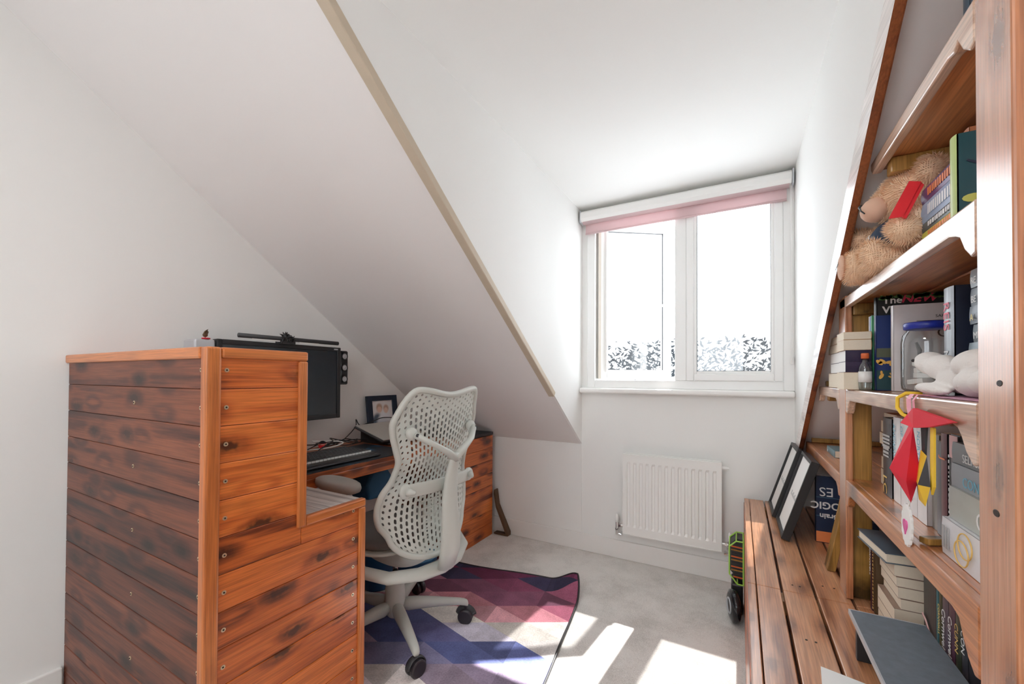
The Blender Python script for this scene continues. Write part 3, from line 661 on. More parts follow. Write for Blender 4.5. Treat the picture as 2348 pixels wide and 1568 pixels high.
lb=thing('monitor_light_bar','slim black light bar clipped along the top edge of the monitor','lamp',(-1.975,1.27,1.34))
b=MB(); b.cyl((-1.965,1.005,1.352),(-1.965,1.525,1.352),.0105,n=16); b.build('bar', M['charcoal'], lb, smooth=True)
b=MB(); b.box(-1.99,1.20,1.325,-1.955,1.27,1.345); b.box(-2.03,1.21,1.29,-2.02,1.26,1.345); b.box(-2.03,1.21,1.331,-1.96,1.26,1.337); b.build('clip', M['charcoal'], lb, bevel=.002)
MB().box(-1.958,1.06,1.336,-1.955,1.19,1.3415).build('light_strip', M['white_p'], lb); MB().box(-1.958,1.29,1.336,-1.955,1.40,1.3415).build('light_strip', M['white_p'], lb)
rnd=random.Random(11); b=MB()
b.sph((-1.955,1.215,1.358),.016)
for k in range(26):
    d=Vector((rnd.uniform(-.2,1),rnd.uniform(-1,1),rnd.uniform(-.7,1))).normalized(); p=Vector((-1.955,1.215,1.358)); b.tube([p,p+d*.020,p+d*.033+Vector((0,0,-.004))],[.005,.004,.001],5)
for k in range(12):
    d=Vector((rnd.uniform(-.2,1),rnd.uniform(-1,1),rnd.uniform(-.6,1))).normalized(); p=Vector((-1.952,1.25,1.350)); b.tube([p,p+d*.013,p+d*.022],[.004,.003,.001],5)
tag(b.build('spiky_ornament', M['black']),'small spiky black ornament perched on the light bar above the monitor','ornament')
# speakers
def spk(cx,y0,y1,z0,z1,body,label,n,cone):
    t=thing('speaker',label,'speaker',(cx-.05,(y0+y1)/2,z0)); b=MB(); b.box(cx-.10,y0,z0,cx,y1,z1); b.build('cabinet', body, t, bevel=.010, seg=4)
    for k in range(n):
        zc=z0+(z1-z0)*(k+.5)/n if n>1 else (z0+z1)/2-.005; yc_=(y0+y1)/2; R_=cone
        b=MB(); b.lathe([(R_*1.15,0),(R_*1.15,.003),(R_*1.0,.004),(R_*.95,.002),(R_*.5,-.004+.005),(R_*.4,.003),(R_*.25,.006),(.0005,.007)],(cx,yc_,zc),axis=(1,0,0)); d=b.build('driver', M['silver'] if n>1 else M['white_p'], t, smooth=True)
        b=MB(); pts=[(cx+.003,yc_+R_*1.1*math.cos(a),zc+R_*1.1*math.sin(a)) for a in [2*PI*i/24 for i in range(24)]]; b.tube(pts,.003,6,closed=True); b.build('surround', M['black'], d, smooth=True)
    return t
spk(-2.02,1.585,1.642,1.120,1.318,M['blackgloss'],'black three-driver speaker on the wall just right of the monitor',3,.017)
spk(-1.985,.845,.925,1.12,1.325,M['silver'],'silver speaker peeping over the stepped cabinet left of the monitor',1,.034)
t=thing('bird_figurine','tiny brown figurine on a red base standing on the silver speaker','figurine',(-2.0,.893,1.326))
b=MB(); b.lathe([(.014,0),(.016,.002),(.015,.005),(.0,.006)],(-2.0,.893,1.326)); b.build('base', M['red'], t, smooth=True)
b=MB(); b.sph((-2.0,.890,1.343),(.007,.010,.009)); b.tube([(-2.0,.894,1.347),(-2.0,.899,1.357),(-2.0,.897,1.366)],[.006,.004,.001],8); b.tube([(-2.0,.883,1.343),(-2.0,.890,1.357),(-2.0,.901,1.369)],[.003,.004,.0008],6); b.tube([(-2,.89,1.337),(-2,.89,1.331)],.002,5); b.build('body', M['leather'], t, smooth=True)
# photo frame with a soft picture
def photomat():
    m,nt,bb=newmat('soft_family_photo'); L=nt.links.new; tc=N(nt,'ShaderNodeTexCoord'); prev=None
    blobs=[((.5,.5),3,(.80,.77,.76)),((.25,.28),.30,(.10,.13,.18)),((.62,.30),.36,(.82,.83,.86)),((.45,.16),.3,(.80,.81,.85)),((.36,.74),.17,(.52,.36,.26)),((.36,.66),.13,(.78,.55,.45)),((.68,.70),.15,(.55,.36,.28)),((.67,.62),.12,(.82,.60,.50))]
    for (c,r,colr) in blobs:
        vm=N(nt,'ShaderNodeVectorMath',operation='DISTANCE'); L(tc.outputs['Generated'],vm.inputs[0])
        vm.inputs[1].default_value=(.5,c[0],c[1])
        mr=N(nt,'ShaderNodeMapRange',interpolation_type='SMOOTHSTEP'); mr.inputs['From Min'].default_value=r*.55; mr.inputs['From Max'].default_value=r*1.1; mr.inputs['To Min'].default_value=1; mr.inputs['To Max'].default_value=0
        sp=N(nt,'ShaderNodeSeparateXYZ'); L(tc.outputs['Generated'],sp.inputs[0]); cb=N(nt,'ShaderNodeCombineXYZ'); cb.inputs[0].default_value=.5; L(sp.outputs[1],cb.inputs[1]); L(sp.outputs[2],cb.inputs[2]); L(cb.outputs[0],vm.inputs[0])
        L(vm.outputs['Value'],mr.inputs['Value']); mx=N(nt,'ShaderNodeMix',data_type='RGBA'); L(mr.outputs[0],mx.inputs[0]); mx.inputs[7].default_value=c4(colr)
        if prev: L(prev,mx.inputs[6])
        else: mx.inputs[6].default_value=c4(colr)
        prev=mx.outputs[2]
    L(prev,bb.inputs['Base Color']); bb.inputs['Roughness'].default_value=.3; return m
pf=thing('photo_frame','dark blue photo frame with a soft picture of two people leaning on the wall','picture frame',(-2.09,2.0,.80))
y0,y1,z0,z1=1.862,2.125,.795,1.042
lean=RY(math.radians(-7)); 
def LN(b): 
    p=Vector((-2.085,0,z0)); b.v=[p+lean@(v-p) for v in b.v]; return b
b=MB()
for q in ((y0,z0,y0+.042,z1),(y1-.042,z0,y1,z1),(y0+.042,z0,y1-.042,z0+.034),(y0+.042,z1-.034,y1-.042,z1)): b.box(-2.100,q[0],q[1],-2.082,q[2],q[3])
LN(b).build('frame', plain('dark_blue_frame',(.008,.02,.04),.35), pf, bevel=.002)
b=MB(); b.box(-2.098,y0+.04,z0+.03,-2.092,y1-.04,z1-.03); LN(b).build('picture', photomat(), pf)
# laptop on a dark box, mat, keyboard
t=tag(MB().prism([(-2.05,.763),(-1.81,.763),(-1.81,.775),(-2.05,.845)],'y',1.76,2.06).build('dark_tray', M['black'], bevel=.004),'black wedge tray under the closed silver laptop on the desk','tray')
lp=thing('laptop','closed pale grey laptop lying on the far half of the desk','laptop',(-1.93,1.88,.786))
R=RY(math.radians(16.3)); c0=Vector((-1.93,1.90,.8275))
b=MB(); b.obox(c0+Vector((0,-.01,-.004)),(.25,.36,.010),R); b.build('base', M['charcoal'], lp, bevel=.003)
b=MB(); b.obox(c0+R@Vector((0,0,.005)),(.25,.36,.007),R); b.build('lid', M['laptop'], lp, bevel=.003)
b=MB(); b.obox(c0+R@Vector((.05,.05,.0087)),(.006,.03,.0006),R); b.build('logo', M['charcoal'], lp)
def matmat():
    m,nt,bb=newmat('printed_desk_mat'); L=nt.links.new; tc=N(nt,'ShaderNodeTexCoord'); n=N(nt,'ShaderNodeTexNoise'); n.inputs['Scale'].default_value=5; n.inputs['Detail'].default_value=6; n.inputs['Distortion'].default_value=1
    L(tc.outputs['Object'],n.inputs['Vector']); cr=N(nt,'ShaderNodeValToRGB'); e=cr.color_ramp.elements; e[0].position=.52; e[0].color=(.008,.012,.018,1); e[1].position=.68; e[1].color=(.02,.22,.42,1)
    L(n.outputs['Fac'],cr.inputs[0]); L(cr.outputs[0],bb.inputs['Base Color']); bb.inputs['Roughness'].default_value=.55; return m
tag(MB().box(-1.98,1.02,.7575,XD+.003,1.735,.762).build('desk_mat', matmat(), bevel=.001),'dark desk mat with a blue print under the keyboard','mat')
kb=thing('keyboard','black keyboard with pale key fronts on the desk mat','keyboard',(-1.78,1.28,.763))
b=MB(); b.box(-1.90,1.06,.763,-1.635,1.51,.778); b.build('case', M['black'], kb, bevel=.004)
b=MB(); b.box(-1.665,1.06,.764,-1.605,1.51,.776); b.build('wrist_rest', M['black'], kb, bevel=.005)
km=MB(); 
for r in range(6):
    xx=-1.885+.0355*r+ (.004 if r else 0)
    for c in range(22):
        yy=1.068+.0200*c; km.prism([(xx,.777),(xx+.031,.777),(xx+.028,.789),(xx+.004,.789)],'y',yy,yy+.0172)
kk=km.build('keys', M['charcoal'], kb, bevel=.001, seg=1); kk['kind']='stuff'
fb=MB()
for c in range(22): fb.box(-1.6745,1.068+.02*c,.7785,-1.6720,1.0852+.02*c,.787)
fb.build('key_fronts', M['key'], kb)
# cables, ornament, stand, paper
rnd=random.Random(5)
def cable(name,pts,r,m,label):
    k=MB(); P=[Vector(p) for p in pts]; q=[]
    for i in range(len(P)-1):
        p0,p1,p2,p3=P[max(i-1,0)],P[i],P[i+1],P[min(i+2,len(P)-1)]
        for j in range(6):
            t=j/6; q.append(.5*((2*p1)+(p2-p0)*t+(2*p0-5*p1+4*p2-p3)*t*t+(3*p1-p0-3*p2+p3)*t**3))
    q.append(P[-1]); k.tube(q,r,6); return tag(k.build(name,m,smooth=True),label,'cable')
cable('cable',[(-2.05,1.45,.765),(-2.06,1.60,.775),(-2.08,1.68,.80),(-2.07,1.74,.86),(-2.09,1.76,.90),(-2.10,1.80,.86),(-2.085,1.88,.875),(-2.07,1.95,.895),(-2.03,2.02,.893)],.003,M['black'],'black cable looping up against the wall above the laptop')
for k in range(5):
    pts=[(-2.03+rnd.uniform(-.06,.05),1.42+.08*i+rnd.uniform(-.03,.03),.764+rnd.uniform(0,.045)) for i in range(5)]
    cable('cable',pts,.0028,M['black'],['black cable tangled lowest behind the keyboard','black cable crossing behind the keyboard toward the laptop','black cable coiled against the wall behind the keyboard','black cable hanging over the tangle beside the red ornament','short black cable end at the laptop side of the tangle'][k])
cable('white_cable',[(-2.10,1.25,.770),(-2.05,1.38,.768),(-1.99,1.50,.773),(-1.97,1.57,.790),(-2.0,1.55,.80),(-2.03,1.48,.806),(-2.06,1.44,.81)],.0032,M['white_p'],'white cable curling around the small red ornament on the desk')
t=thing('round_ornament','small round red and black ornament among the desk cables','ornament',(-2.02,1.475,.763))
b=MB(); b.sph((-2.02,1.475,.786),.022); b.build('body', M['redgloss'], t, smooth=True)
b=MB(); b.sph((-2.02,1.475,.797),(.019,.019,.014)); b.build('cap', M['black'], t, smooth=True)
b=MB(); b.tube([(-2.02+.0215*math.cos(a),1.475+.0215*math.sin(a),.792) for a in [2*PI*i/20 for i in range(20)]],.002,5,closed=True); b.build('band', M['brass'], t, smooth=True)
b=MB(); b.prism([(1.17,.763),(1.30,.763),(1.285,.775),(1.245,.86),(1.20,.87)],'x',-1.98,-1.93); tag(b.build('tablet_stand', M['black'], bevel=.003),'black wedge-shaped stand at the keyboard end below the monitor','stand')
b=MB(); b.box(-1.93,1.235,.80,-1.925,1.262,.955); b.box(-1.95,1.235,.763,-1.92,1.262,.80); tag(b.build('white_card', M['white_p']),'slim white card showing beside the step trim below the monitor','card')
# under the desk
t=thing('bag','dark blue fabric bag hanging under the desk behind the armrest','bag',(-1.82,1.66,.48))
b=MB(); b.prism([(1.55,.50),(1.71,.49),(1.73,.60),(1.69,.655),(1.58,.65),(1.54,.58)],'x',-1.88,-1.74); o=b.build('body', M['blue'], t, bevel=.02, seg=4)
b=MB(); b.tube([(-1.80,1.56,.64),(-1.80,1.57,.70),(-1.80,1.62,.725),(-1.80,1.66,.70),(-1.80,1.68,.64)],.008,8); b.build('strap', M['black'], t, smooth=True)
t=thing('waste_bin','blue round bin on the floor under the desk','bin',(-1.76,1.64,0))
b=MB(); b.lathe([(.075,.012),(.078,.012),(.098,.21),(.102,.215),(.094,.215),(.074,.02)],(-1.76,1.64,0)); b.build('body', M['bluep'], t, smooth=True)
t=thing('storage_tub','low blue tub with a pale lid on the floor beyond the chair base','tub',(-1.72,1.90,0))
b=MB(); b.lathe([(.10,.014),(.12,.02),(.13,.08),(.132,.085)],(-1.72,1.90,0)); b.build('body', M['bluep'], t, smooth=True)
b=MB(); b.lathe([(.134,.084),(.136,.094),(.10,.098),(.0,.099)],(-1.72,1.90,0)); b.build('lid', M['bluep'], t, smooth=True)
# strap loop by the pedestal
b=MB(); b.prism([(-1.600,.33),(-1.592,.33),(-1.575,.22),(-1.48,.03),(-1.48,.004),(-1.600,.004),(-1.600,.014),(-1.50,.016),(-1.585,.20),(-1.604,.30)],'y',2.610,2.655)
tag(b.build('leather_strap', M['leather'], bevel=.002),'brown leather strap looped on the floor beside the far planked pedestal','strap')
# ------------------------------------------------------------------ bookcase
bc=thing('bookcase','tall varnished plank bookcase with scalloped shelf fronts under the right roof slope','bookcase',(.42,1.2,.495))
XF=.285
M['post'] = wood('satin_post', (.30,.095,.035), (.52,.20,.085), (.66,.33,.18), 'z', rough=.26, coat=1, knots=.6, var=.1)
M['fascia'] = wood('satin_fascia', (.36,.17,.10), (.60,.38,.26), (.75,.56,.44), 'y', rough=.3, coat=.7, knots=1, var=.12)  # paler than the lowest shelf front: glare is put into the colour
def bpart(name,b,m,parent=bc,bevel=.003): return b.build(name,m,parent,bevel=bevel)
bpart('post', MB().box(XF,.712,.497,XF+.020,.800,zs(.8)-.02), [M['post']])
bpart('post', MB().box(XF,1.60,.497,XF+.018,1.69,zs(1.69)-.01), [M['post']])
bpart('inner_stud', MB().box(XF+.018,1.62,.497,.352,1.662,zs(1.67)-.02), M['olive'])
bpart('inner_stud', MB().box(XF+.020,.725,.497,.352,.765,2.0), M['cab_z'])
bpart('rear_post', MB().box(.555,.72,.497,.59,.80,1.98), M['olive'])
def shelf(z, yend, drop, near, brk, mat, far_br=True):
    s=MB(); xs=[.303,.432,.436,.575]
    s.box(xs[0],.712,z-.020,xs[1],yend,z); s.box(xs[2],.712,z-.020,xs[3],yend,z)
    o=bpart('shelf', s, M['shelf_y'])
    lo=z-drop
    poly=[(.801,z),(.801,z-near),(.815,z-near-.004),(.835,z-near+.012),(.850,z-near+.034),(.862,lo-.006),(.885,lo)]
    if far_br: poly += [(1.545,lo),(1.562,lo-.008),(1.572,lo-.030),(1.585,lo-.040),(1.599,lo-.034),(1.599,z)]
    else: poly += [(yend-.01,lo),(yend,lo+.012),(yend,z)]
    f=MB(); f.prism(poly,'x',XF,XF+.018); fo=f.build('fascia', mat, o, bevel=.003)
    if far_br and yend>1.72:
        f=MB(); f.prism([(1.691,z),(1.691,lo-.034),(1.712,lo-.036),(1.728,lo-.012),(1.75,lo),(yend-.03,lo),(yend-.012,lo-.022),(yend,lo-.026),(yend,z)],'x',XF,XF+.018); f.build('fascia', mat, o, bevel=.003)
    return o
sh1=shelf(.860, 2.46, .040, .10, 0, M['shelf_y'])
sh2=shelf(1.137,2.08, .034, .085,0, M['fascia'])
sh3=shelf(1.420,1.675,.030, .075,0, M['fascia'], far_br=False)
sh4=shelf(1.700,1.310,.030, .062,0, M['fascia'], far_br=False)
for z,y in ((.84,2.38),(1.117,2.0),(1.40,1.60),(1.68,1.24)):
    bpart('batten', MB().box(.305,y,z-.035,.56,y+.03,z), M['olive'])
for z,y in ((.862,2.43),(1.139,2.05),(1.422,1.648),(1.702,1.284)):
    bpart('end_block', MB().box(.305,y,z,.56,y+.022,z+.020), M['olive'])
bpart('knot_hole', MB().tube([(XF-.0006,.745,1.165),(XF+.001,.745,1.165)],.007,12,flat=.6), M['dot'])
bpart('knot_hole', MB().tube([(XF-.0006,.755,1.000),(XF+.001,.755,1.000)],.008,12,flat=.6), M['dot'])
# ------------------------------------------------------------------ bench
be=thing('plank_bench','long low bench of worn reclaimed planks running under the bookcase','bench',(.3,1.3,0))
for (x0,x1) in ((.023,.046),(.0485,.114),(.121,.203),(.210,.297),(.304,.39),(.397,.485),(.492,.59)):
    for (y0,y1) in ((.35,1.568),(1.571,2.655)):
        MB().box(x0,y0,.473,x1,y1,.495).build('plank', M['bench'], be, bevel=.0025)
MB().box(.020,.35,0,.038,2.655,.472).build('front_board', M['cab_y'], be, bevel=.003)
for y in (.5,1.57,2.58): MB().box(.05,y-.03,.43,.58,y+.03,.472).build('cross_rail', M['olive'], be)
for y in (.5,1.57,2.58): MB().box(.50,y-.03,0,.56,y+.03,.43).build('leg', M['olive'], be)
for (x,y) in ((.15,1.62),(.17,1.62),(.235,1.66),(.265,1.66),(.15,1.30),(.17,1.30)):
    MB().cyl((x,y,.4945),(x,y,.4962),.0028,n=8).build('nail', M['dot'], be)
# ------------------------------------------------------------------ books
STAND=Matrix.Identity(3); FLATX=RX(PI/2); PAGEX=RZ(PI)@RX(PI/2); SPINEY=RZ(PI/2)@RX(PI/2)
def book(label, W,H,T, col, loc, ori=STAND, group=None, title=None, cover_txt=None, hard=False, page=None, spine_col=None, kind='book', tilt=0, name='book'):
    R=ori if not tilt else RZ(tilt)@ori
    t=thing(name,label,kind,loc,R.to_euler(),group)
    b=MB(); k=.0022 if hard else .0008; ov=.003 if hard else .0
    b.box(0,0,0,W,k,H); b.box(0,T-k,0,W,T,H)
    n=5
    prof=[(-(.0025 if hard else .0012)*math.sin(PI*i/n), T*i/n) for i in range(n+1)]+[(k,T),(k,0)]
    b.prism(prof,'z',0,H,m=1)
    b.build('cover',[cover(col), cover(spine_col or col)],t,local=True)
    MB().box(k,k,ov,W-ov-.0005,T-k,H-ov).build('pages', page or M['page'], t, local=True)
    if title:
        for (s,size,ink,pos,flip) in title:   # pos along the spine from its top, 0..1
            if flip: Mx=MX((-.0032,T*.18,H*pos),(0,0,1),(0,1,0))
            else:    Mx=MX((-.0032,T*.80,H*(1-pos)),(0,0,-1),(0,-1,0))
            text(s,size,INK[ink],t,Mx)
    if cover_txt:
        for (s,size,ink,px,pz,kw) in cover_txt:
            text(s,size,INK[ink],t,MX((px,-.0006,pz),(1,0,0),(0,0,1)),**kw)
    return t
def bars(t, rows, T, H, ink, x=-.0033):
    """unreadable spine lettering: short strokes"""
    b=MB(); r=random.Random(int(H*1e4)+int(T*1e5)); 
    for (u0,u1,v0,v1) in rows:
        u=u0
        while u<u1:
            w=r.uniform(.004,.009); b.box(x,T*v0,H*u,x+.0006,T*v1,H*u+min(w,.012)*.8); u+= (w+.003)/H
    b.build('lettering', INK[ink], t, local=True)
# teddy shelf
Z=1.421
g='books stacked flat behind the teddy bear'
specs=[(.034,(.05,.06,.07),'grey','dark grey book at the bottom of the pile behind the bear'),
       (.017,(.62,.58,.08),'orange','bright yellow thin book in the pile behind the bear'),
       (.018,(.08,.11,.12),'white','slim black book with white lettering in the pile behind the bear'),
       (.040,(.30,.42,.60),'white','thick light blue book in the pile behind the bear'),
       (.030,(.10,.05,.16),'orange','purple book with orange lettering on top of the pile behind the bear')]
z=Z
for (T,c,ink,lab) in specs:
    t=book(lab,.13,.150,T,c,(.335,1.160,z),FLATX,g,hard=T>.02); bars(t,[(.25,.95,.25,.75)],T,.150,ink); z+=T+.0006
t=book('teal picture book with a pale green spine and yellow leaves beside the near post',.15,.168,.026,(.01,.07,.09),(.325,.975,Z),STAND,None,hard=True,spine_col=(.50,.62,.22))
b=MB()
def leaf(b,x,z,s,a,y=-.0007):
    pts=[]; 
    for i in range(12):
        q=2*PI*i/12; r=s*(.55+.45*abs(math.cos(q/2))); px=math.cos(q)*s*1.2; pz=math.sin(q)*s*.6
        pts.append((x+px*math.cos(a)-pz*math.sin(a), z+px*math.sin(a)+pz*math.cos(a)))
    b.prism(pts,'y',y-.0004,y)
for (x,z,s,a) in ((.02,.055,.012,0),(.045,.050,.013,.5),(.06,.070,.012,-.4),(.035,.080,.010,1.3),(.075,.04,.012,.2),(.015,.03,.009,.8),(.09,.06,.012,.9)): leaf(b,x,z,s,a)
b.build('yellow_leaves', tx((.60,.62,.14)), t, local=True)
b=MB(); b.tube([(.05,-.001,.06),(.05,-.001,.11),(.035,-.001,.15)],[.008,.006,.003],6,flat=.1,up=(0,1,0)); b.tube([(.05,-.001,.10),(.07,-.001,.14),(.09,-.001,.155)],[.005,.004,.002],6,flat=.1,up=(0,1,0)); b.tube([(.05,-.001,.085),(.03,-.001,.11),(.012,-.001,.12)],[.004,.003,.002],6,flat=.1,up=(0,1,0)); b.build('tree_print', tx((.01,.02,.05)), t, local=True)
book('orange-brown tall book behind the teal picture book on the bear shelf',.16,.188,.022,(.45,.16,.07),(.350,1.003,Z),STAND,None)
book('dark blue book on the topmost shelf by the near post',.15,.20,.022,(.06,.10,.14),(.335,.955,1.701),STAND)
# mid shelf, beyond the far post
Z=1.138; g='small paperbacks piled in front of the far post'
z=Z
for (T,c,nb,lab) in ((.050,(.50,.30,.17),0,'thick tan paperback at the bottom of the small pile before the far post'),(.030,(.035,.02,.06),1,'lower navy rounded notebook in the small pile before the far post'),(.032,(.03,.02,.055),1,'upper navy rounded notebook in the small pile before the far post'),(.030,(.55,.33,.16),0,'tan book above the navy notebooks before the far post'),(.022,(.60,.36,.18),0,'thin tan book topping the small pile before the far post')):
    if nb: book(lab,.088,.058,T,c,(.268,1.502,z),SPINEY,g,page=M['white_p'],name='notebook')
    else: book(lab,.062,.094,T,c,(.326,1.502,z),PAGEX,g)
    z+=T+.0006
g='paperbacks piled beyond the far post'
z=Z
for (T,kind_,lab) in ((.050,0,'thick grey paperback at the bottom of the pile beyond the far post'),(.033,1,'lower of two navy rounded notebooks in the pile beyond the far post'),(.035,1,'upper of two navy rounded notebooks in the pile beyond the far post'),(.030,0,'grey-covered paperback above the navy notebooks beyond the far post'),(.024,0,'tan paperback topping the pile beyond the far post')):
    if kind_: book(lab,.14,.13,T,(.035,.02,.06),(.292,1.73,z),SPINEY,g,page=M['white_p'],kind='notebook',name='notebook')
    else: book(lab,.125,.18,T,(.42,.26,.15) if T>.025 else (.60,.33,.15),(.417,1.735,z),PAGEX,g)
    z+=T+.0006
t=thing('small_bottle','tiny clear bottle with an orange-red cap in front of the far post','bottle',(.307,1.478,1.138))
b=MB(); b.lathe([(.0,0),(.0135,.001),(.0145,.008),(.0145,.060),(.012,.070),(.007,.078),(.007,.088)],(.307,1.478,1.138)); b.build('body', glassmat('bottle_glass',(.8,.84,.84),.15), t, smooth=True)
b=MB(); b.lathe([(.009,.088),(.009,.101),(.008,.103),(.0,.103)],(.307,1.478,1.138)); b.build('cap', M['orangecap'], t, smooth=True)
b=MB(); b.lathe([(.0149,.022),(.0149,.052)],(.307,1.478,1.138),n=24); b.build('paper_label', M['white_p'], t, smooth=True)
g='thin magazines beside the blue book'
for k,(c,lab) in enumerate((((.78,.78,.80),'white thin magazine nearest the tiny bottle'),((.16,.25,.55),'blue-edged thin magazine next to the white one'),((.10,.42,.20),'green-edged thin magazine touching the dark blue book'))):
    book(lab,.17,.212,.010,c,(.331,1.541-.0115*k,Z),STAND,g,kind='magazine',name='magazine')
t=book('tall black vegetable and herb book standing at the back of the middle shelf',.205,.258,.022,(.015,.02,.022),(.333,1.484,Z),STAND,hard=True,page=M['white_p'],
   cover_txt=[('The',.026,'white',.013,.239,dict(bold=.0006)),('NEW',.027,'red',.051,.240,dict(bold=.0010,shear=.3,sx=1.15)),('VEGETABLE &',.026,'white',.013,.213,dict(bold=.0008)),('HERB',.027,'white',.013,.181,dict(bold=.0009))])
b=MB(); r=random.Random(2)
for k in range(60): leaf(b,r.uniform(.008,.195),r.uniform(.2535,.2575),r.uniform(.003,.008),r.uniform(0,3))
b.build('leaf_print', plain('leaf_print',(.10,.22,.07),.4,var=.6,scale=90), t, local=True)
t=book('dark blue book with autumn trees on its cover in front of the vegetable book',.16,.205,.012,(.012,.03,.14),(.328,1.466,Z),STAND,cover_txt=[('O',.034,'white',.036,.135,dict(sx=.8))])
b=MB(); r=random.Random(4)
for k in range(46): leaf(b,r.uniform(.004,.15),r.uniform(.070,.092)-(.035 if k%3==0 else 0),r.uniform(.003,.008),r.uniform(0,3))
b.build('autumn_trees', tx((.75,.42,.08)), t, local=True)
b=MB(); b.box(.001,-.0010,.002,.159,-.0004,.055); b.build('dark_lake', tx((.01,.05,.06)), t, local=True)
b=MB(); b.box(.001,-.0008,.090,.159,-.0003,.115); b.build('meadow', tx((.09,.10,.06)), t, local=True)
t=book('white book with small black lettering standing behind the glass jar',.110,.224,.020,(.74,.70,.70),(.352,1.418,Z),STAND,page=M['white_p'],
   cover_txt=[('SAF',.010,'black',.080,.188,{}),('O',.034,'black',.082,.138,{})])
b=MB(); b.box(.045,-.0010,.180,.109,-.0005,.181); b.build('rule', INK['black'], t, local=True)
t=book('thick navy book with a grey spine and red letters beside the jar',.135,.212,.044,(.012,.018,.04),(.360,1.096,Z),STAND,hard=True,spine_col=(.30,.33,.37),title=[('REIS',.032,'red',.13,0),('NAI',.026,'white',.58,0),('KIN',.026,'white',.80,0)],
   cover_txt=[('R',.026,'red',.075,.165,{}),('P',.060,'red',.065,.112,dict(sx=.7)),])
t=book('dark slim book with white letters standing just behind the jar and plush toy',.12,.165,.022,(.02,.02,.025),(.400,1.165,Z),STAND,title=[('DEAD',.018,'white',.4,0)])
g='dark books stacked flat by the near post'
cols=[(.05,.06,.08),(.20,.24,.28),(.05,.09,.12),(.06,.08,.10),(.05,.06,.09),(.20,.23,.27),(.27,.30,.33)]
labs=['dark book lowest in the pile by the near post, hidden by the plush','grey-blue book second from the bottom of the pile by the near post','dark teal book third from the bottom of the pile by the near post','black book in the middle of the pile by the near post','navy book third from the top of the pile by the near post','grey book second from the top of the pile by the near post','light grey book topping the pile by the near post']
z=Z
for k in range(7):
    T=.0325; t=book(labs[k],.14,.15,T,cols[k],(.372+.003*(k%2),1.064+.004*(k%3),z),FLATX,g,title=[(['MY','NE','MET','MET','A','BE','RE'][k],.018,'white' if k!=4 else 'yellow',.05,1)]); z+=T+.0006
# jar
t=thing('glass_jar','glass jar with a blue lid holding paper slips on the middle shelf','jar',(.398,1.352,1.138))
J=(.398,1.352,1.138)
b=MB(); b.lathe([(.0,.0),(.040,.001),(.047,.008),(.048,.020),(.048,.120),(.045,.138),(.038,.148),(.037,.158)],J,n=36); b.build('glass_body', M['jar'], t, smooth=True)
b=MB(); b.lathe([(.040,.152),(.043,.154),(.0435,.166),(.041,.169),(.0,.169)],J,n=36); b.build('lid', M['lidblue'], t, smooth=True)
r=random.Random(9)
for k in range(5):
    MB().obox((J[0]+r.uniform(-.008,.008),J[1]+r.uniform(-.01,.01),J[2]+.012+.014*k),(.042,.040,.012),RZ(r.uniform(-.6,.6))@RX(r.uniform(-.15,.15))).build('paper_slip', [M['white_p'],M['pinkr']][0], t, bevel=.001)
# dark wisp inside the jar
b=MB(); b.tube([(J[0]-.022,J[1]-.02,J[2]+.075),(J[0]-.020,J[1]-.02,J[2]+.10),(J[0]-.026,J[1]-.02,J[2]+.12)],[.004,.009,.006],8,flat=.4); b.build('dark_leaf', M['charcoal'], t, smooth=True)
# low shelf
Z=.861; g='paperbacks piled on the low shelf behind the far post'
z=Z; r=random.Random(3)
names=['bottom','second from the bottom','third from the bottom','third from the top','second from the top','topmost']
for k in range(6):
    T=[.045,.035,.036,.034,.034,.022][k]; dx=r.uniform(-.005,.005)
    book('tan-edged paperback, %s in the low shelf pile by the far post'%names[k],.125,.115,T,(.35,.20,.12),(.495+dx,1.485+r.uniform(-.003,.004),z),PAGEX,g); z+=T+.0006
t=book('thick dark book with gold LC letters on the low shelf',.13,.205,.074,(.03,.028,.035),(.343,1.398,Z),STAND,hard=True,title=[('LC',.042,'gold',.74,0)]); bars(t,[(.50,.60,.2,.8),(.62,.80,.1,.9)],.074,.205,'grey')
g='tall white spined books in a set'
for k,lab in enumerate(('white book of the set right next to the thick dark book','second white book of the set from the thick dark book','third white book of the set, half behind the red pennant','last white book of the set, behind the red pennant')):
    T=.052; y=1.342-.0535*k
    t=book(lab,.135,.212,T,(.66,.62,.62),(.345,y,Z),STAND,g,spine_col=(.80,.80,.81),page=M['white_p'],title=[(['ANCIENT','OF A STRANGER','TO STAY','NORTH'][k],.020,'cyan',.08,0)])
book('grey book standing behind the hanging ribbons on the low shelf',.13,.195,.035,(.22,.21,.19),(.352,1.142,Z),STAND)
book('dark grey worn book behind the yellow ribbon on the low shelf',.13,.185,.030,(.10,.10,.11),(.348,1.110,Z),STAND)
t=book('maroon and black book left of the REBORN book',.13,.205,.026,(.02,.015,.02),(.343,1.078,Z),STAND,spine_col=(.12,.02,.03),title=[('J',.030,'orange',.22,0)])
t=book('thin black book squeezed beside the REBORN book',.13,.200,.016,(.01,.01,.012),(.345,1.060,Z),STAND); bars(t,[(.08,.85,.4,.6)],.016,.2,'white')
t=book('grey REBORN book standing on the low shelf',.13,.208,.036,(.13,.13,.14),(.342,1.022,Z),STAND,title=[('REBORN',.030,'pink',.48,0)])
b=MB(); b.box(-.0030,.002,.165,-.0022,.034,.206); b.build('pink_band', INK['pink'], t, local=True)
z=Z; g='packets and books lying flat on the low shelf by the near post'
t=book('white book with interlocking rings lying lowest by the near post',.15,.235,.064,(.72,.72,.74),(.318,1.020,z),FLATX,g,page=M['white_p'])
b=MB()
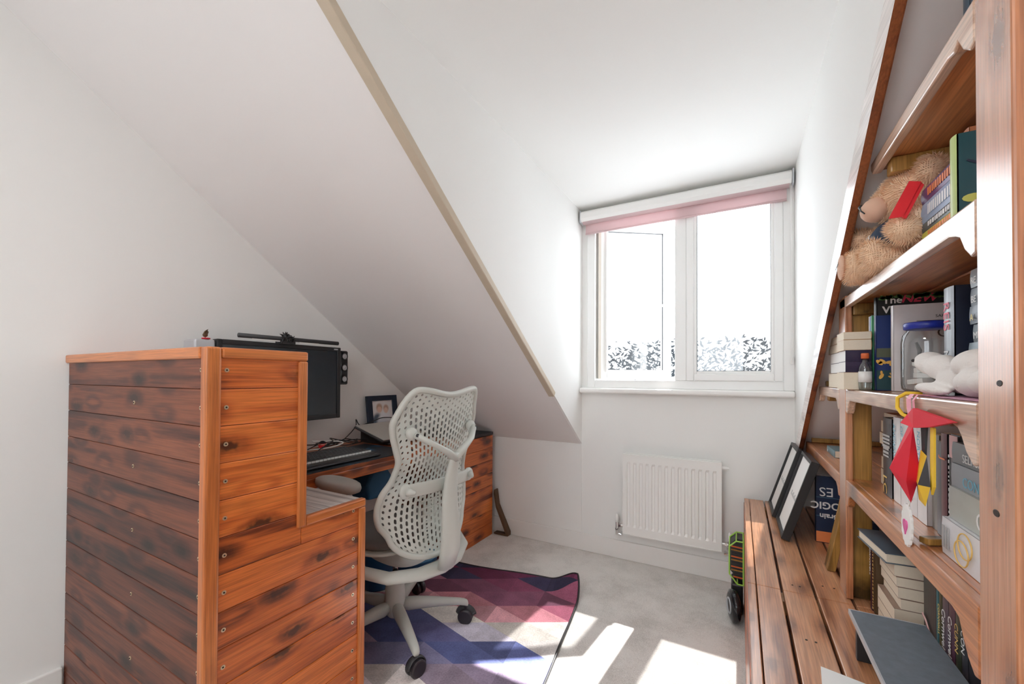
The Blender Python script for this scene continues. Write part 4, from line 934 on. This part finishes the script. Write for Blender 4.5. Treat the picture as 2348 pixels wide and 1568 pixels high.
for cx,cz in ((.075,.030),(.092,.042)):
    b.tube([(-.0034,.032+ (cx-.083)*.9+.020*math.cos(a),cz+.05+.024*math.sin(a)) for a in [2*PI*i/28 for i in range(28)]],.0011,5,closed=True)
b.build('ring_print', INK['gold'], t, local=True); bars(t,[(.03,.14,.2,.8)],.064,.235,'grey'); z+=.0646
t=book('pale green wrapped packet above the white rings book',.15,.225,.056,(.50,.52,.47),(.326,1.016,z),FLATX,g,page=M['white_p'],title=[('C',.040,'white',.45,1),('ST',.030,'white',.72,1)]); z+=.0566
t=book('grey case with light blue lettering in the pile by the near post',.15,.22,.040,(.33,.36,.39),(.330,1.018,z),FLATX,g,page=M['white_p'],title=[('CONTES',.024,'cyan',.22,1)]); z+=.0406
t=book('dark grey case with pale lettering near the top of the pile',.15,.22,.036,(.22,.24,.25),(.332,1.020,z),FLATX,g,title=[('SELFISH',.020,'white',.2,1)]); z+=.0366
t=book('small grey case topping the pile under the shelf front',.12,.18,.018,(.34,.36,.38),(.350,.99,z),FLATX,g)
t=book('slim pale blue booklet lying on the low shelf beyond the far post',.10,.16,.026,(.12,.24,.28),(.325,2.17,Z),FLATX,title=[('Su',.022,'white',.10,1)],kind='booklet')
# bench level
Z=.496
t=book('thin purple book reading CORNWELL beside the pile on the bench',.13,.198,.020,(.06,.02,.04),(.337,1.556,Z),STAND,title=[('CORNWELL',.017,'white',.04,0)])
t=book('thin gold-lettered book beside the purple one on the bench',.13,.195,.016,(.10,.06,.03),(.339,1.539,Z),STAND); bars(t,[(.05,.9,.3,.7)],.016,.195,'gold')
g='paperbacks piled on the bench behind the far post'; z=Z; r=random.Random(8)
names=['bottom','second up','third up','middle','third down','second down','topmost']
for k in range(7):
    T=[.026,.031,.034,.026,.028,.024,.030][k]; W_=.125; x0=.345+r.uniform(-.004,.010)
    book('paperback with pale pages, %s of the pile on the bench'%names[k],W_,.142,T,(.30,.20,.15),(x0+W_,1.388+r.uniform(-.004,.004),z),PAGEX,g); z+=T+.0005
book('dark hardback with pale blue cover lying across the pile on the bench',.16,.19,.026,(.10,.14,.18),(.485,1.40,z),PAGEX,None,hard=True,tilt=.10)
g='standing novels on the bench'
sp=[(.070,1.272,(.012,.012,.016),None,'thick black novel with a pale swirl beside the paperback pile'),(.014,1.257,(.02,.16,.20),None,'thin teal novel next to the thick black one'),
    (.016,1.240,(.06,.06,.02),('CORNWALL','yellow',.012),'narrow black novel with yellow letters on the bench'),(.030,1.209,(.10,.07,.10),('Cornwell','white',.024),'grey-purple Cornwell novel, the one farther from the near post'),
    (.030,1.178,(.09,.03,.06),('Cornwell','white',.024),'deep plum Cornwell novel, the one closer to the near post'),(.026,1.151,(.04,.05,.03),('CUNN','gold',.020),'dark green novel with gold letters right of the Cornwell pair'),(.026,1.124,(.03,.03,.04),('CON','white',.020),'black novel with white CON letters at the end of the row')]
for (T,y,c,tt,lab) in sp:
    t=book(lab,.12,.205,T-.0008,c,(.385,y,Z),STAND,g,title=[(tt[0],tt[2],tt[1],.12,0)] if tt else None)
    if T==.070:
        b=MB(); b.tube([(-.0035,.068,.115),(-.0040,.045,.108),(-.0040,.022,.090),(-.0035,.002,.06)],[.004,.005,.004,.003],6,flat=.15,up=(1,0,0)); b.build('swirl', M['pinkr'] if 0 else INK['pink'], t, local=True, smooth=True)
g='grey-blue magazines lying by the near post'; z=Z
for k,(T,c,lab) in enumerate(((.030,(.42,.45,.48),'pale grey magazine pile piece lying lowest by the near post on the bench'),(.028,(.30,.36,.42),'blue-grey volume lying in the middle by the near post on the bench'),(.026,(.45,.48,.50),'silvery volume lying on top by the near post on the bench'))):
    book(lab,.14,.19,T,c,(.383+.004*k,1.06-.01*k,z),FLATX,g,page=M['white_p']); z+=T+.0006
t=thing('laptop_riser','slate grey topped riser with a pale edge standing on the bench','riser',(.305,1.07,Z))
b=MB(); b.box(.236,.84,.595,.372,1.284,.605); b.build('top', plain('slate_top',(.13,.155,.185),.55,var=.25,scale=60), t)
b=MB(); b.box(.2325,.84,.5945,.2360,1.284,.6055); b.box(.2325,1.284,.5945,.372,1.2865,.6055); b.build('edge_band', M['silver'], t)
for y in (.86,1.265): MB().box(.245,y,Z,.365,y+.014,.595).build('leg', M['black'], t)
b=MB(); b.prism([(.165,1.195),(.285,1.165),(.260,.93),(.140,.96)],'z',Z,Z+.0015); tag(b.build('paper_sheet', M['white_p']),'white sheet of paper lying on the bench in front of the riser','paper')
t=book('dark blue puzzle box lettered upside down leaning at the far post',.20,.272,.030,(.015,.03,.075),(.276,2.10,Z),STAND,name='puzzle_box',kind='box',page=M['white_p'])
for s,size,x,zz,w,bd in (('ES',.052,.060,.225,None,0),('OGIC',.040,.083,.165,None,.0009),('Brain',.030,.075,.118,None,.0007)):
    text(s,size,INK['white'],t,MX((x,-.0007,zz),(-1,0,0),(0,0,-1)),bold=bd)
b=MB(); b.box(.001,-.0010,.002,.199,-.0003,.045); b.build('orange_band', INK['orange'], t, local=True)
b=MB()
for k in range(9): b.box(.001,-.0009,.108,.199,-.0003,.1086) if k==0 else None
b.box(.001,-.0009,.184,.199,-.0003,.1846); b.build('rule', INK['cyan'], t, local=True)
g='maroon books standing behind the picture frames'
for k,lab in enumerate(('maroon book nearest the puzzle box behind the frames','middle maroon book behind the frames','maroon book closest to the window wall behind the frames')):
    book(lab,.16,.26-.01*k,.030,(.13,.02,.03),(.312+.006*k,2.16+.045*k,Z),STAND,g)
b=MB(); b.prism([(.268,Z),(.292,Z),(.345,.80),(.325,.80)],'y',1.80,1.86); tag(b.build('wooden_offcut', M['olive'], bevel=.002),'pale wooden offcut leaning against the far post on the bench','board')
# two box frames leaning
def boxframe(y0, ln, x0, lab):
    t=thing('box_frame',lab,'picture frame',(x0+.04,y0+ln/2,Z),(0,0,0),'black box frames leaning on the bench'); a=math.radians(17.5); H=.345; T=.030
    R=RY(a); P0=Vector((x0,0,Z+math.sin(a)*T+.0005))
    def q(b): b.v=[P0+R@Vector((v.x,0,v.z))+Vector((0,v.y,0)) for v in b.v]; return b
    w=.014
    b=MB(); b.box(0,y0,0,T,y0+w,H); b.box(0,y0+ln-w,0,T,y0+ln,H); b.box(0,y0+w,0,T,y0+ln-w,w); b.box(0,y0+w,H-w,T,y0+ln-w,H); b.box(T-.004,y0+w,w,T,y0+ln-w,H-w)
    q(b).build('frame', M['black'], t, bevel=.0015)
    b=MB(); b.box(.010,y0+w,w,.013,y0+ln-w,H-w); q(b).build('picture', M['white_p'], t)
    b=MB()
    for k in range(7): b.box(.0092,y0+.06+.024*k,.15,.0100,y0+.074+.024*k,.17-.01*(k%2))
    q(b).build('print', INK['grey'], t)
    return t
boxframe(2.335,.270,.135,'black box frame leaning nearest the window wall')
boxframe(2.035,.285,.150,'black box frame leaning in front, beside the puzzle box')
# things on the floor at the bench
t=thing('pencil_organiser','lime-edged organiser full of pencils on the floor against the bench','organiser',(-.02,2.4,.15))
def inbox(): return [(-.045,.20),(-.045,.335),(-.015,.365),(.016,.365),(.016,.155),(-.010,.155)]
b=MB(); P_=inbox(); n=len(P_)
for i in range(n):
    a,c=P_[i],P_[(i+1)%n]; b.tube([(a[0],2.31,a[1]),(c[0],2.31,c[1])],.0035,6); b.tube([(a[0],2.45,a[1]),(c[0],2.45,c[1])],.0035,6); b.tube([(a[0],2.31,a[1]),(a[0],2.45,a[1])],.0035,6)
b.build('lime_frame', M['lime'], t)
b=MB(); b.prism([(-.043,.20),(-.043,.333),(-.014,.361),(.014,.361),(.014,.159),(-.009,.159)],'y',2.36,2.448); b.build('inner_box', M['charcoal'], t)
for k in range(11):
    z=.178+.0165*k; x0=-.030 if z<.2 else -.040
    tag(MB().cyl((x0+.003,2.33,z+.004),(.012,2.345,z-.004),.0036,n=6).build('pencil', [M['orangecap'],M['charcoal'],M['olive']][k%3]),'slim pencil lying in the lime-edged organiser','pencil','pencils in the organiser')
t=thing('tape_machine','round black gadget with a silver hub on the floor under the organiser','gadget',(-.03,2.32,0))
b=MB(); b.lathe([(.0,-.02),(.055,-.02),(.072,-.012),(.074,.0),(.072,.012),(.055,.02),(.0,.02)],(-.025,2.25,.075),axis=(1,.25,0)); b.build('body', M['blackgloss'], t, smooth=True)
b=MB(); ax=Vector((1,.25,0)).normalized(); u_=Vector((-.25,1,0)).normalized(); c_=Vector((-.025,2.25,.075))-ax*.0215
b.tube([c_+u_*.034*math.cos(q)+Vector((0,0,1))*.034*math.sin(q) for q in [2*PI*i/30 for i in range(30)]],.004,6,closed=True); b.build('hub_ring', M['silver'], t, smooth=True)
b=MB(); b.box(-.038,2.32,.001,.014,2.45,.150); b.build('rear_case', M['black'], t, bevel=.008)
# ------------------------------------------------------------------ soft toys
def blobs(name, parts, mat, parent, vox=.004, smooth=True, fur=0, furlen=.010, seed=1):
    b=MB()
    for (c,r,R) in parts: b.sph(c,r,R,n=20)
    o=b.build(name,mat,parent,recalc=True)
    md=o.modifiers.new('r','REMESH'); md.mode='VOXEL'; md.voxel_size=vox; md.use_smooth_shade=True
    sm=o.modifiers.new('s','SMOOTH'); sm.factor=.6; sm.iterations=4
    dg=bpy.context.evaluated_depsgraph_get(); dg.update(); me=bpy.data.meshes.new_from_object(o.evaluated_get(dg)); o.modifiers.clear(); o.data=me
    for p in me.polygons: p.use_smooth=True
    if fur:
        r=random.Random(seed); vs=[v.co.copy() for v in me.vertices]; fs=[list(p.vertices) for p in me.polygons]; n0=len(fs)
        areas=[p.area for p in me.polygons]; tot=sum(areas); cum=[]; s=0
        for a in areas: s+=a; cum.append(s)
        import bisect
        for k in range(fur):
            p=me.polygons[min(len(areas)-1,bisect.bisect(cum,r.random()*tot))]; c=p.center.copy(); nn=p.normal
            q=noise.noise_vector(c*38)*.9; d=(nn+q+Vector((0,0,-.25))).normalized(); L_=furlen*r.uniform(.6,1.3); w=d.cross(Vector((r.uniform(-1,1),r.uniform(-1,1),r.uniform(-1,1)))).normalized()*furlen*.10
            i=len(vs); e=(d+nn*.2+q*.5).normalized(); vs+= [c-w-nn*.001,c+w-nn*.001,c+d*L_*.6+w*.7,c+d*L_*.6-w*.7,c+d*L_*.6+e*L_*.5]
            fs+= [[i,i+1,i+2,i+3],[i+3,i+2,i+4]]
        m2=bpy.data.meshes.new(name); m2.from_pydata(vs,[],fs); m2.materials.append(mat)
        for k_,p in enumerate(m2.polygons): p.use_smooth=k_<n0
        o.data=m2
    return o
I3=None
tb=thing('teddy_bear','tan fluffy teddy bear in a navy jersey sitting on the shelf','teddy bear',(.36,1.33,1.421))
T0=Vector((.385,1.31,1.505))
parts=[((.375,1.315,1.500),(.060,.075,.066),None),
 ((.356,1.300,1.607),(.060,.068,.056),None),((.325,1.308,1.592),(.044,.044,.038),None),
 ((.368,1.232,1.632),(.026,.030,.032),None),((.392,1.362,1.640),(.022,.028,.026),None),
 ((.345,1.190,1.506),(.046,.030,.036),RY(.35)),((.318,1.186,1.494),(.036,.030,.030),RY(.4)),
 ((.345,1.425,1.545),(.050,.032,.028),RZ(-.5)@RY(.1)),((.300,1.478,1.562),(.036,.030,.025),RY(.2)),
 ((.340,1.262,1.449),(.072,.034,.027),RY(.08)),((.302,1.268,1.452),(.045,.035,.030),None),((.278,1.272,1.462),(.026,.034,.040),None),
 ((.340,1.375,1.452),(.070,.034,.028),RY(.08)),((.285,1.392,1.458),(.038,.035,.034),None),((.266,1.395,1.466),(.024,.036,.044),None)]
blobs('body',parts,M['fur'],tb,vox=.005,fur=38000,furlen=.0085)
b=MB(); b.sph((.292,1.302,1.583),(.030,.036,.029)); b.build('muzzle', M['muzzle'], tb, smooth=True)
b=MB(); b.tube([(.2615,1.296,1.590),(.2605,1.285,1.580),(.2660,1.278,1.570)],.0016,6); b.build('mouth_stitch', M['black'], tb)
b=MB(); b.sph((.2655,1.312,1.598),(.005,.009,.005)); b.build('nose', M['black'], tb, smooth=True)
for y in (1.340,):
    b=MB(); b.sph((.300,y,1.628),.0055); b.build('eye', M['blackgloss'], tb, smooth=True)
sh=[((.358,1.325,1.512),(.074,.092,.056),None),((.368,1.225,1.520),(.040,.034,.040),RY(.3)),((.358,1.398,1.535),(.040,.036,.036),RZ(-.4)@RY(.15)),((.395,1.180,1.490),(.035,.05,.035),None)]
blobs('jersey',sh,M['navy'],tb,vox=.004)
text('US',.020,INK['white'],tb,MX((-.0775,.020,.095),(.08,-1,0),(.15,0,1)),name='jersey_print')
for y,z,rr in ((1.398,1.470,.023),):
    b=MB(); b.sph((.2415,y,z),(.008,.027,.034)); sp_=b.build('sole_pad', M['muzzle'], tb, smooth=True)
    text('cornwall',.0125,INK['black'],tb,MX((.2330-.36,y-1.33+.030,z-1.421-.004),(0,-1,.25),(0,.25,1)),name='sole_print')
b=MB(); b.prism([(.312,1.585),(.331,1.580),(.302,1.512),(.279,1.512)],'y',1.150,1.1525); b.prism([(.331,1.580),(.336,1.573),(.308,1.508),(.302,1.512)],'y',1.1525,1.160); tag(b.build('red_card', M['redgloss']),'glossy red card tucked between the teddy bear head and arm','card')
# white plush
pl=thing('plush_rabbit','white plush rabbit lying on its side on the middle shelf before the jar','soft toy',(.33,1.02,1.14))
parts=[((.330,1.100,1.200),(.024,.048,.022),RX(.25)),((.332,1.060,1.192),(.024,.038,.024),None),  # head + muzzle
 ((.345,.968,1.196),(.030,.045,.024),RX(-.15)),                                                    # ear lobe
 ((.345,1.015,1.170),(.032,.055,.026),None),((.340,.930,1.166),(.034,.050,.026),RX(-.15)),
 ((.312,1.040,1.152),(.015,.070,.011),RX(.05)),((.330,.865,1.168),(.030,.045,.022),RX(-.2))]
blobs('body',parts,M['plush'],pl,vox=.0035)
b=MB(); b.sph((.3075,1.118,1.207),.0032); b.build('eye', M['black'], pl, smooth=True)
b=MB(); b.sph((.345,.868,1.190),(.016,.016,.014)); b.build('striped_patch', M['red'], pl, smooth=True)
b=MB(); b.prism([(.300,1.06),(.300,.815),(.40,.815),(.40,1.06)],'z',1.1378,1.1395); tag(b.build('pink_cloth', plain('pink_lilac_cloth',(.50,.26,.36),.8,var=.3)),'pink and lilac cloth lying under the plush rabbit','cloth')
# ribbons and hangings from the middle shelf
def sheet(name,poly,x,m,lab,cat,th=.003,xs=None):
    b=MB(); b.prism(poly,'x',x,x+th); o=b.build(name,m,bevel=.0008); return tag(o,lab,cat)
t=thing('red_pennant','red folded cloth pennant hanging from the middle shelf front','pennant',(.27,1.0,.95))
b=MB(); V=[(.276,1.036,1.103),(.270,.985,1.118),(.276,.848,1.106),(.274,.93,1.090),(.270,.985,1.083),(.262,1.02,1.088)]
b.add([(x,y,z) for x,y,z in V]+[(x+.006,y,z) for x,y,z in V],[(0,1,4,5),(1,2,3,4),(6,11,10,7),(7,10,9,8),(0,6,7,1),(1,7,8,2),(2,8,9,3),(3,9,10,4),(4,10,11,5),(5,11,6,0)]); b.build('upper_fold', M['red'], t)
b=MB(); V=[(.272,1.012,1.086),(.270,.985,1.085),(.262,.990,.985),(.272,1.004,.945),(.278,1.083,.975),(.250,1.035,1.000)]
b.add(V+[(.284,1.0,1.0)],[(0,1,5),(1,2,5),(2,3,5),(3,4,5),(4,0,5),(0,6,1),(1,6,2),(2,6,3),(3,6,4),(4,6,0)]); b.build('hanging_fold', M['red'], t)
def ribbon(name,pts,w,m,lab,cat='ribbon'):
    b=MB(); n=len(pts); vs=[]
    for p in pts:
        p=Vector(p)
        for dy,dx in ((-w/2,0),(w/2,0),(w/2,.0012),(-w/2,.0012)): vs.append((p.x+dx,p.y+dy,p.z+dx*.6))
    fs=[(i*4+j,i*4+(j+1)%4,i*4+4+(j+1)%4,i*4+4+j) for i in range(n-1) for j in range(4)]+[(0,1,2,3),(n*4-4,n*4-3,n*4-2,n*4-1)]
    b.add(vs,fs); return tag(b.build(name,m,smooth=False),lab,cat)
ribbon('ribbon',[(.31,1.045,1.1395),(.285,1.045,1.1405),(.279,1.042,1.132),(.278,1.036,1.115),(.276,1.022,1.101)],.020,M['pinkr'],'wide pink ribbon looped over the middle shelf front')
ribbon('ribbon',[(.31,1.018,1.1396),(.285,1.018,1.1406),(.279,1.018,1.130),(.279,1.014,1.112),(.276,1.008,1.099)],.007,M['pinkr'],'narrow pink ribbon strand beside the wide one')
b=MB(); b.tube([(.31,1.080,1.141),(.288,1.085,1.142),(.279,1.10,1.132),(.278,1.098,1.112),(.281,1.080,1.100),(.283,1.06,1.097)],.0035,8); tag(b.build('yellow_band', M['yellow'], smooth=True),'thin yellow band curling over the middle shelf edge','band')
t=thing('yellow_medal','yellow and black faceted ornament hanging on a yellow ribbon','ornament',(.28,.975,.95))
b=MB(); b.prism([(.936,1.088),(.950,1.090),(.952,.99),(.948,.975),(.938,.99)],'x',.282,.285); b.prism([(.968,1.088),(.992,1.086),(.985,1.02),(.975,1.04)],'x',.282,.285,m=1)
b.build('ribbon', [M['yellow'],M['charcoal']], t)
b=MB(); c0=(.272,.972,.985); ring_=[(.280,.944,.988),(.280,.958,1.038),(.280,.985,1.045),(.280,1.008,.985),(.280,.995,.955),(.280,.965,.950)]
b.add([c0]+ring_,[(0,i+1,(i+1)%6+1) for i in range(6)],0); b.m[-6]=1; b.m[-3]=1
b.add([(.286,.972,.985)]+ring_,[(0,(i+1)%6+1,i+1) for i in range(6)],1); b.build('body', [M['yellow'],M['charcoal']], t)
t=thing('heart_pendant','white scalloped oval pendant with a pink heart hanging on the low shelf front','pendant',(.278,1.06,.85))
b=MB(); pts=[]
for i in range(48):
    a=2*PI*i/48; rr=1+.05*math.cos(14*a); pts.append((1.058+.026*rr*math.cos(a),.890+.040*rr*math.sin(a)))
b.prism(pts,'x',.279,.2835); b.build('disc', M['white_p'], t, bevel=.001)
b=MB(); pts=[]
for i in range(30):
    a=2*PI*i/30; pts.append((1.058+.0009*16*math.sin(a)**3*.75,.888+.0013*(13*math.cos(a)-5*math.cos(2*a)-2*math.cos(3*a)-math.cos(4*a))*.75))
b.prism(pts,'x',.277,.279); b.build('heart', tx((.70,.12,.35)), t)
b=MB(); b.tube([(.281,1.050,.928),(.280,1.035,.945),(.276,1.006,.950)],.0012,6); b.build('string', M['white_p'], t)
b=MB(); b.obox((.318,1.055,.868),(.04,.02,.012),RZ(.5)); tag(b.build('wooden_clip', M['olive'], bevel=.002),'small brown wooden clip on the low shelf behind the heart pendant','clip')
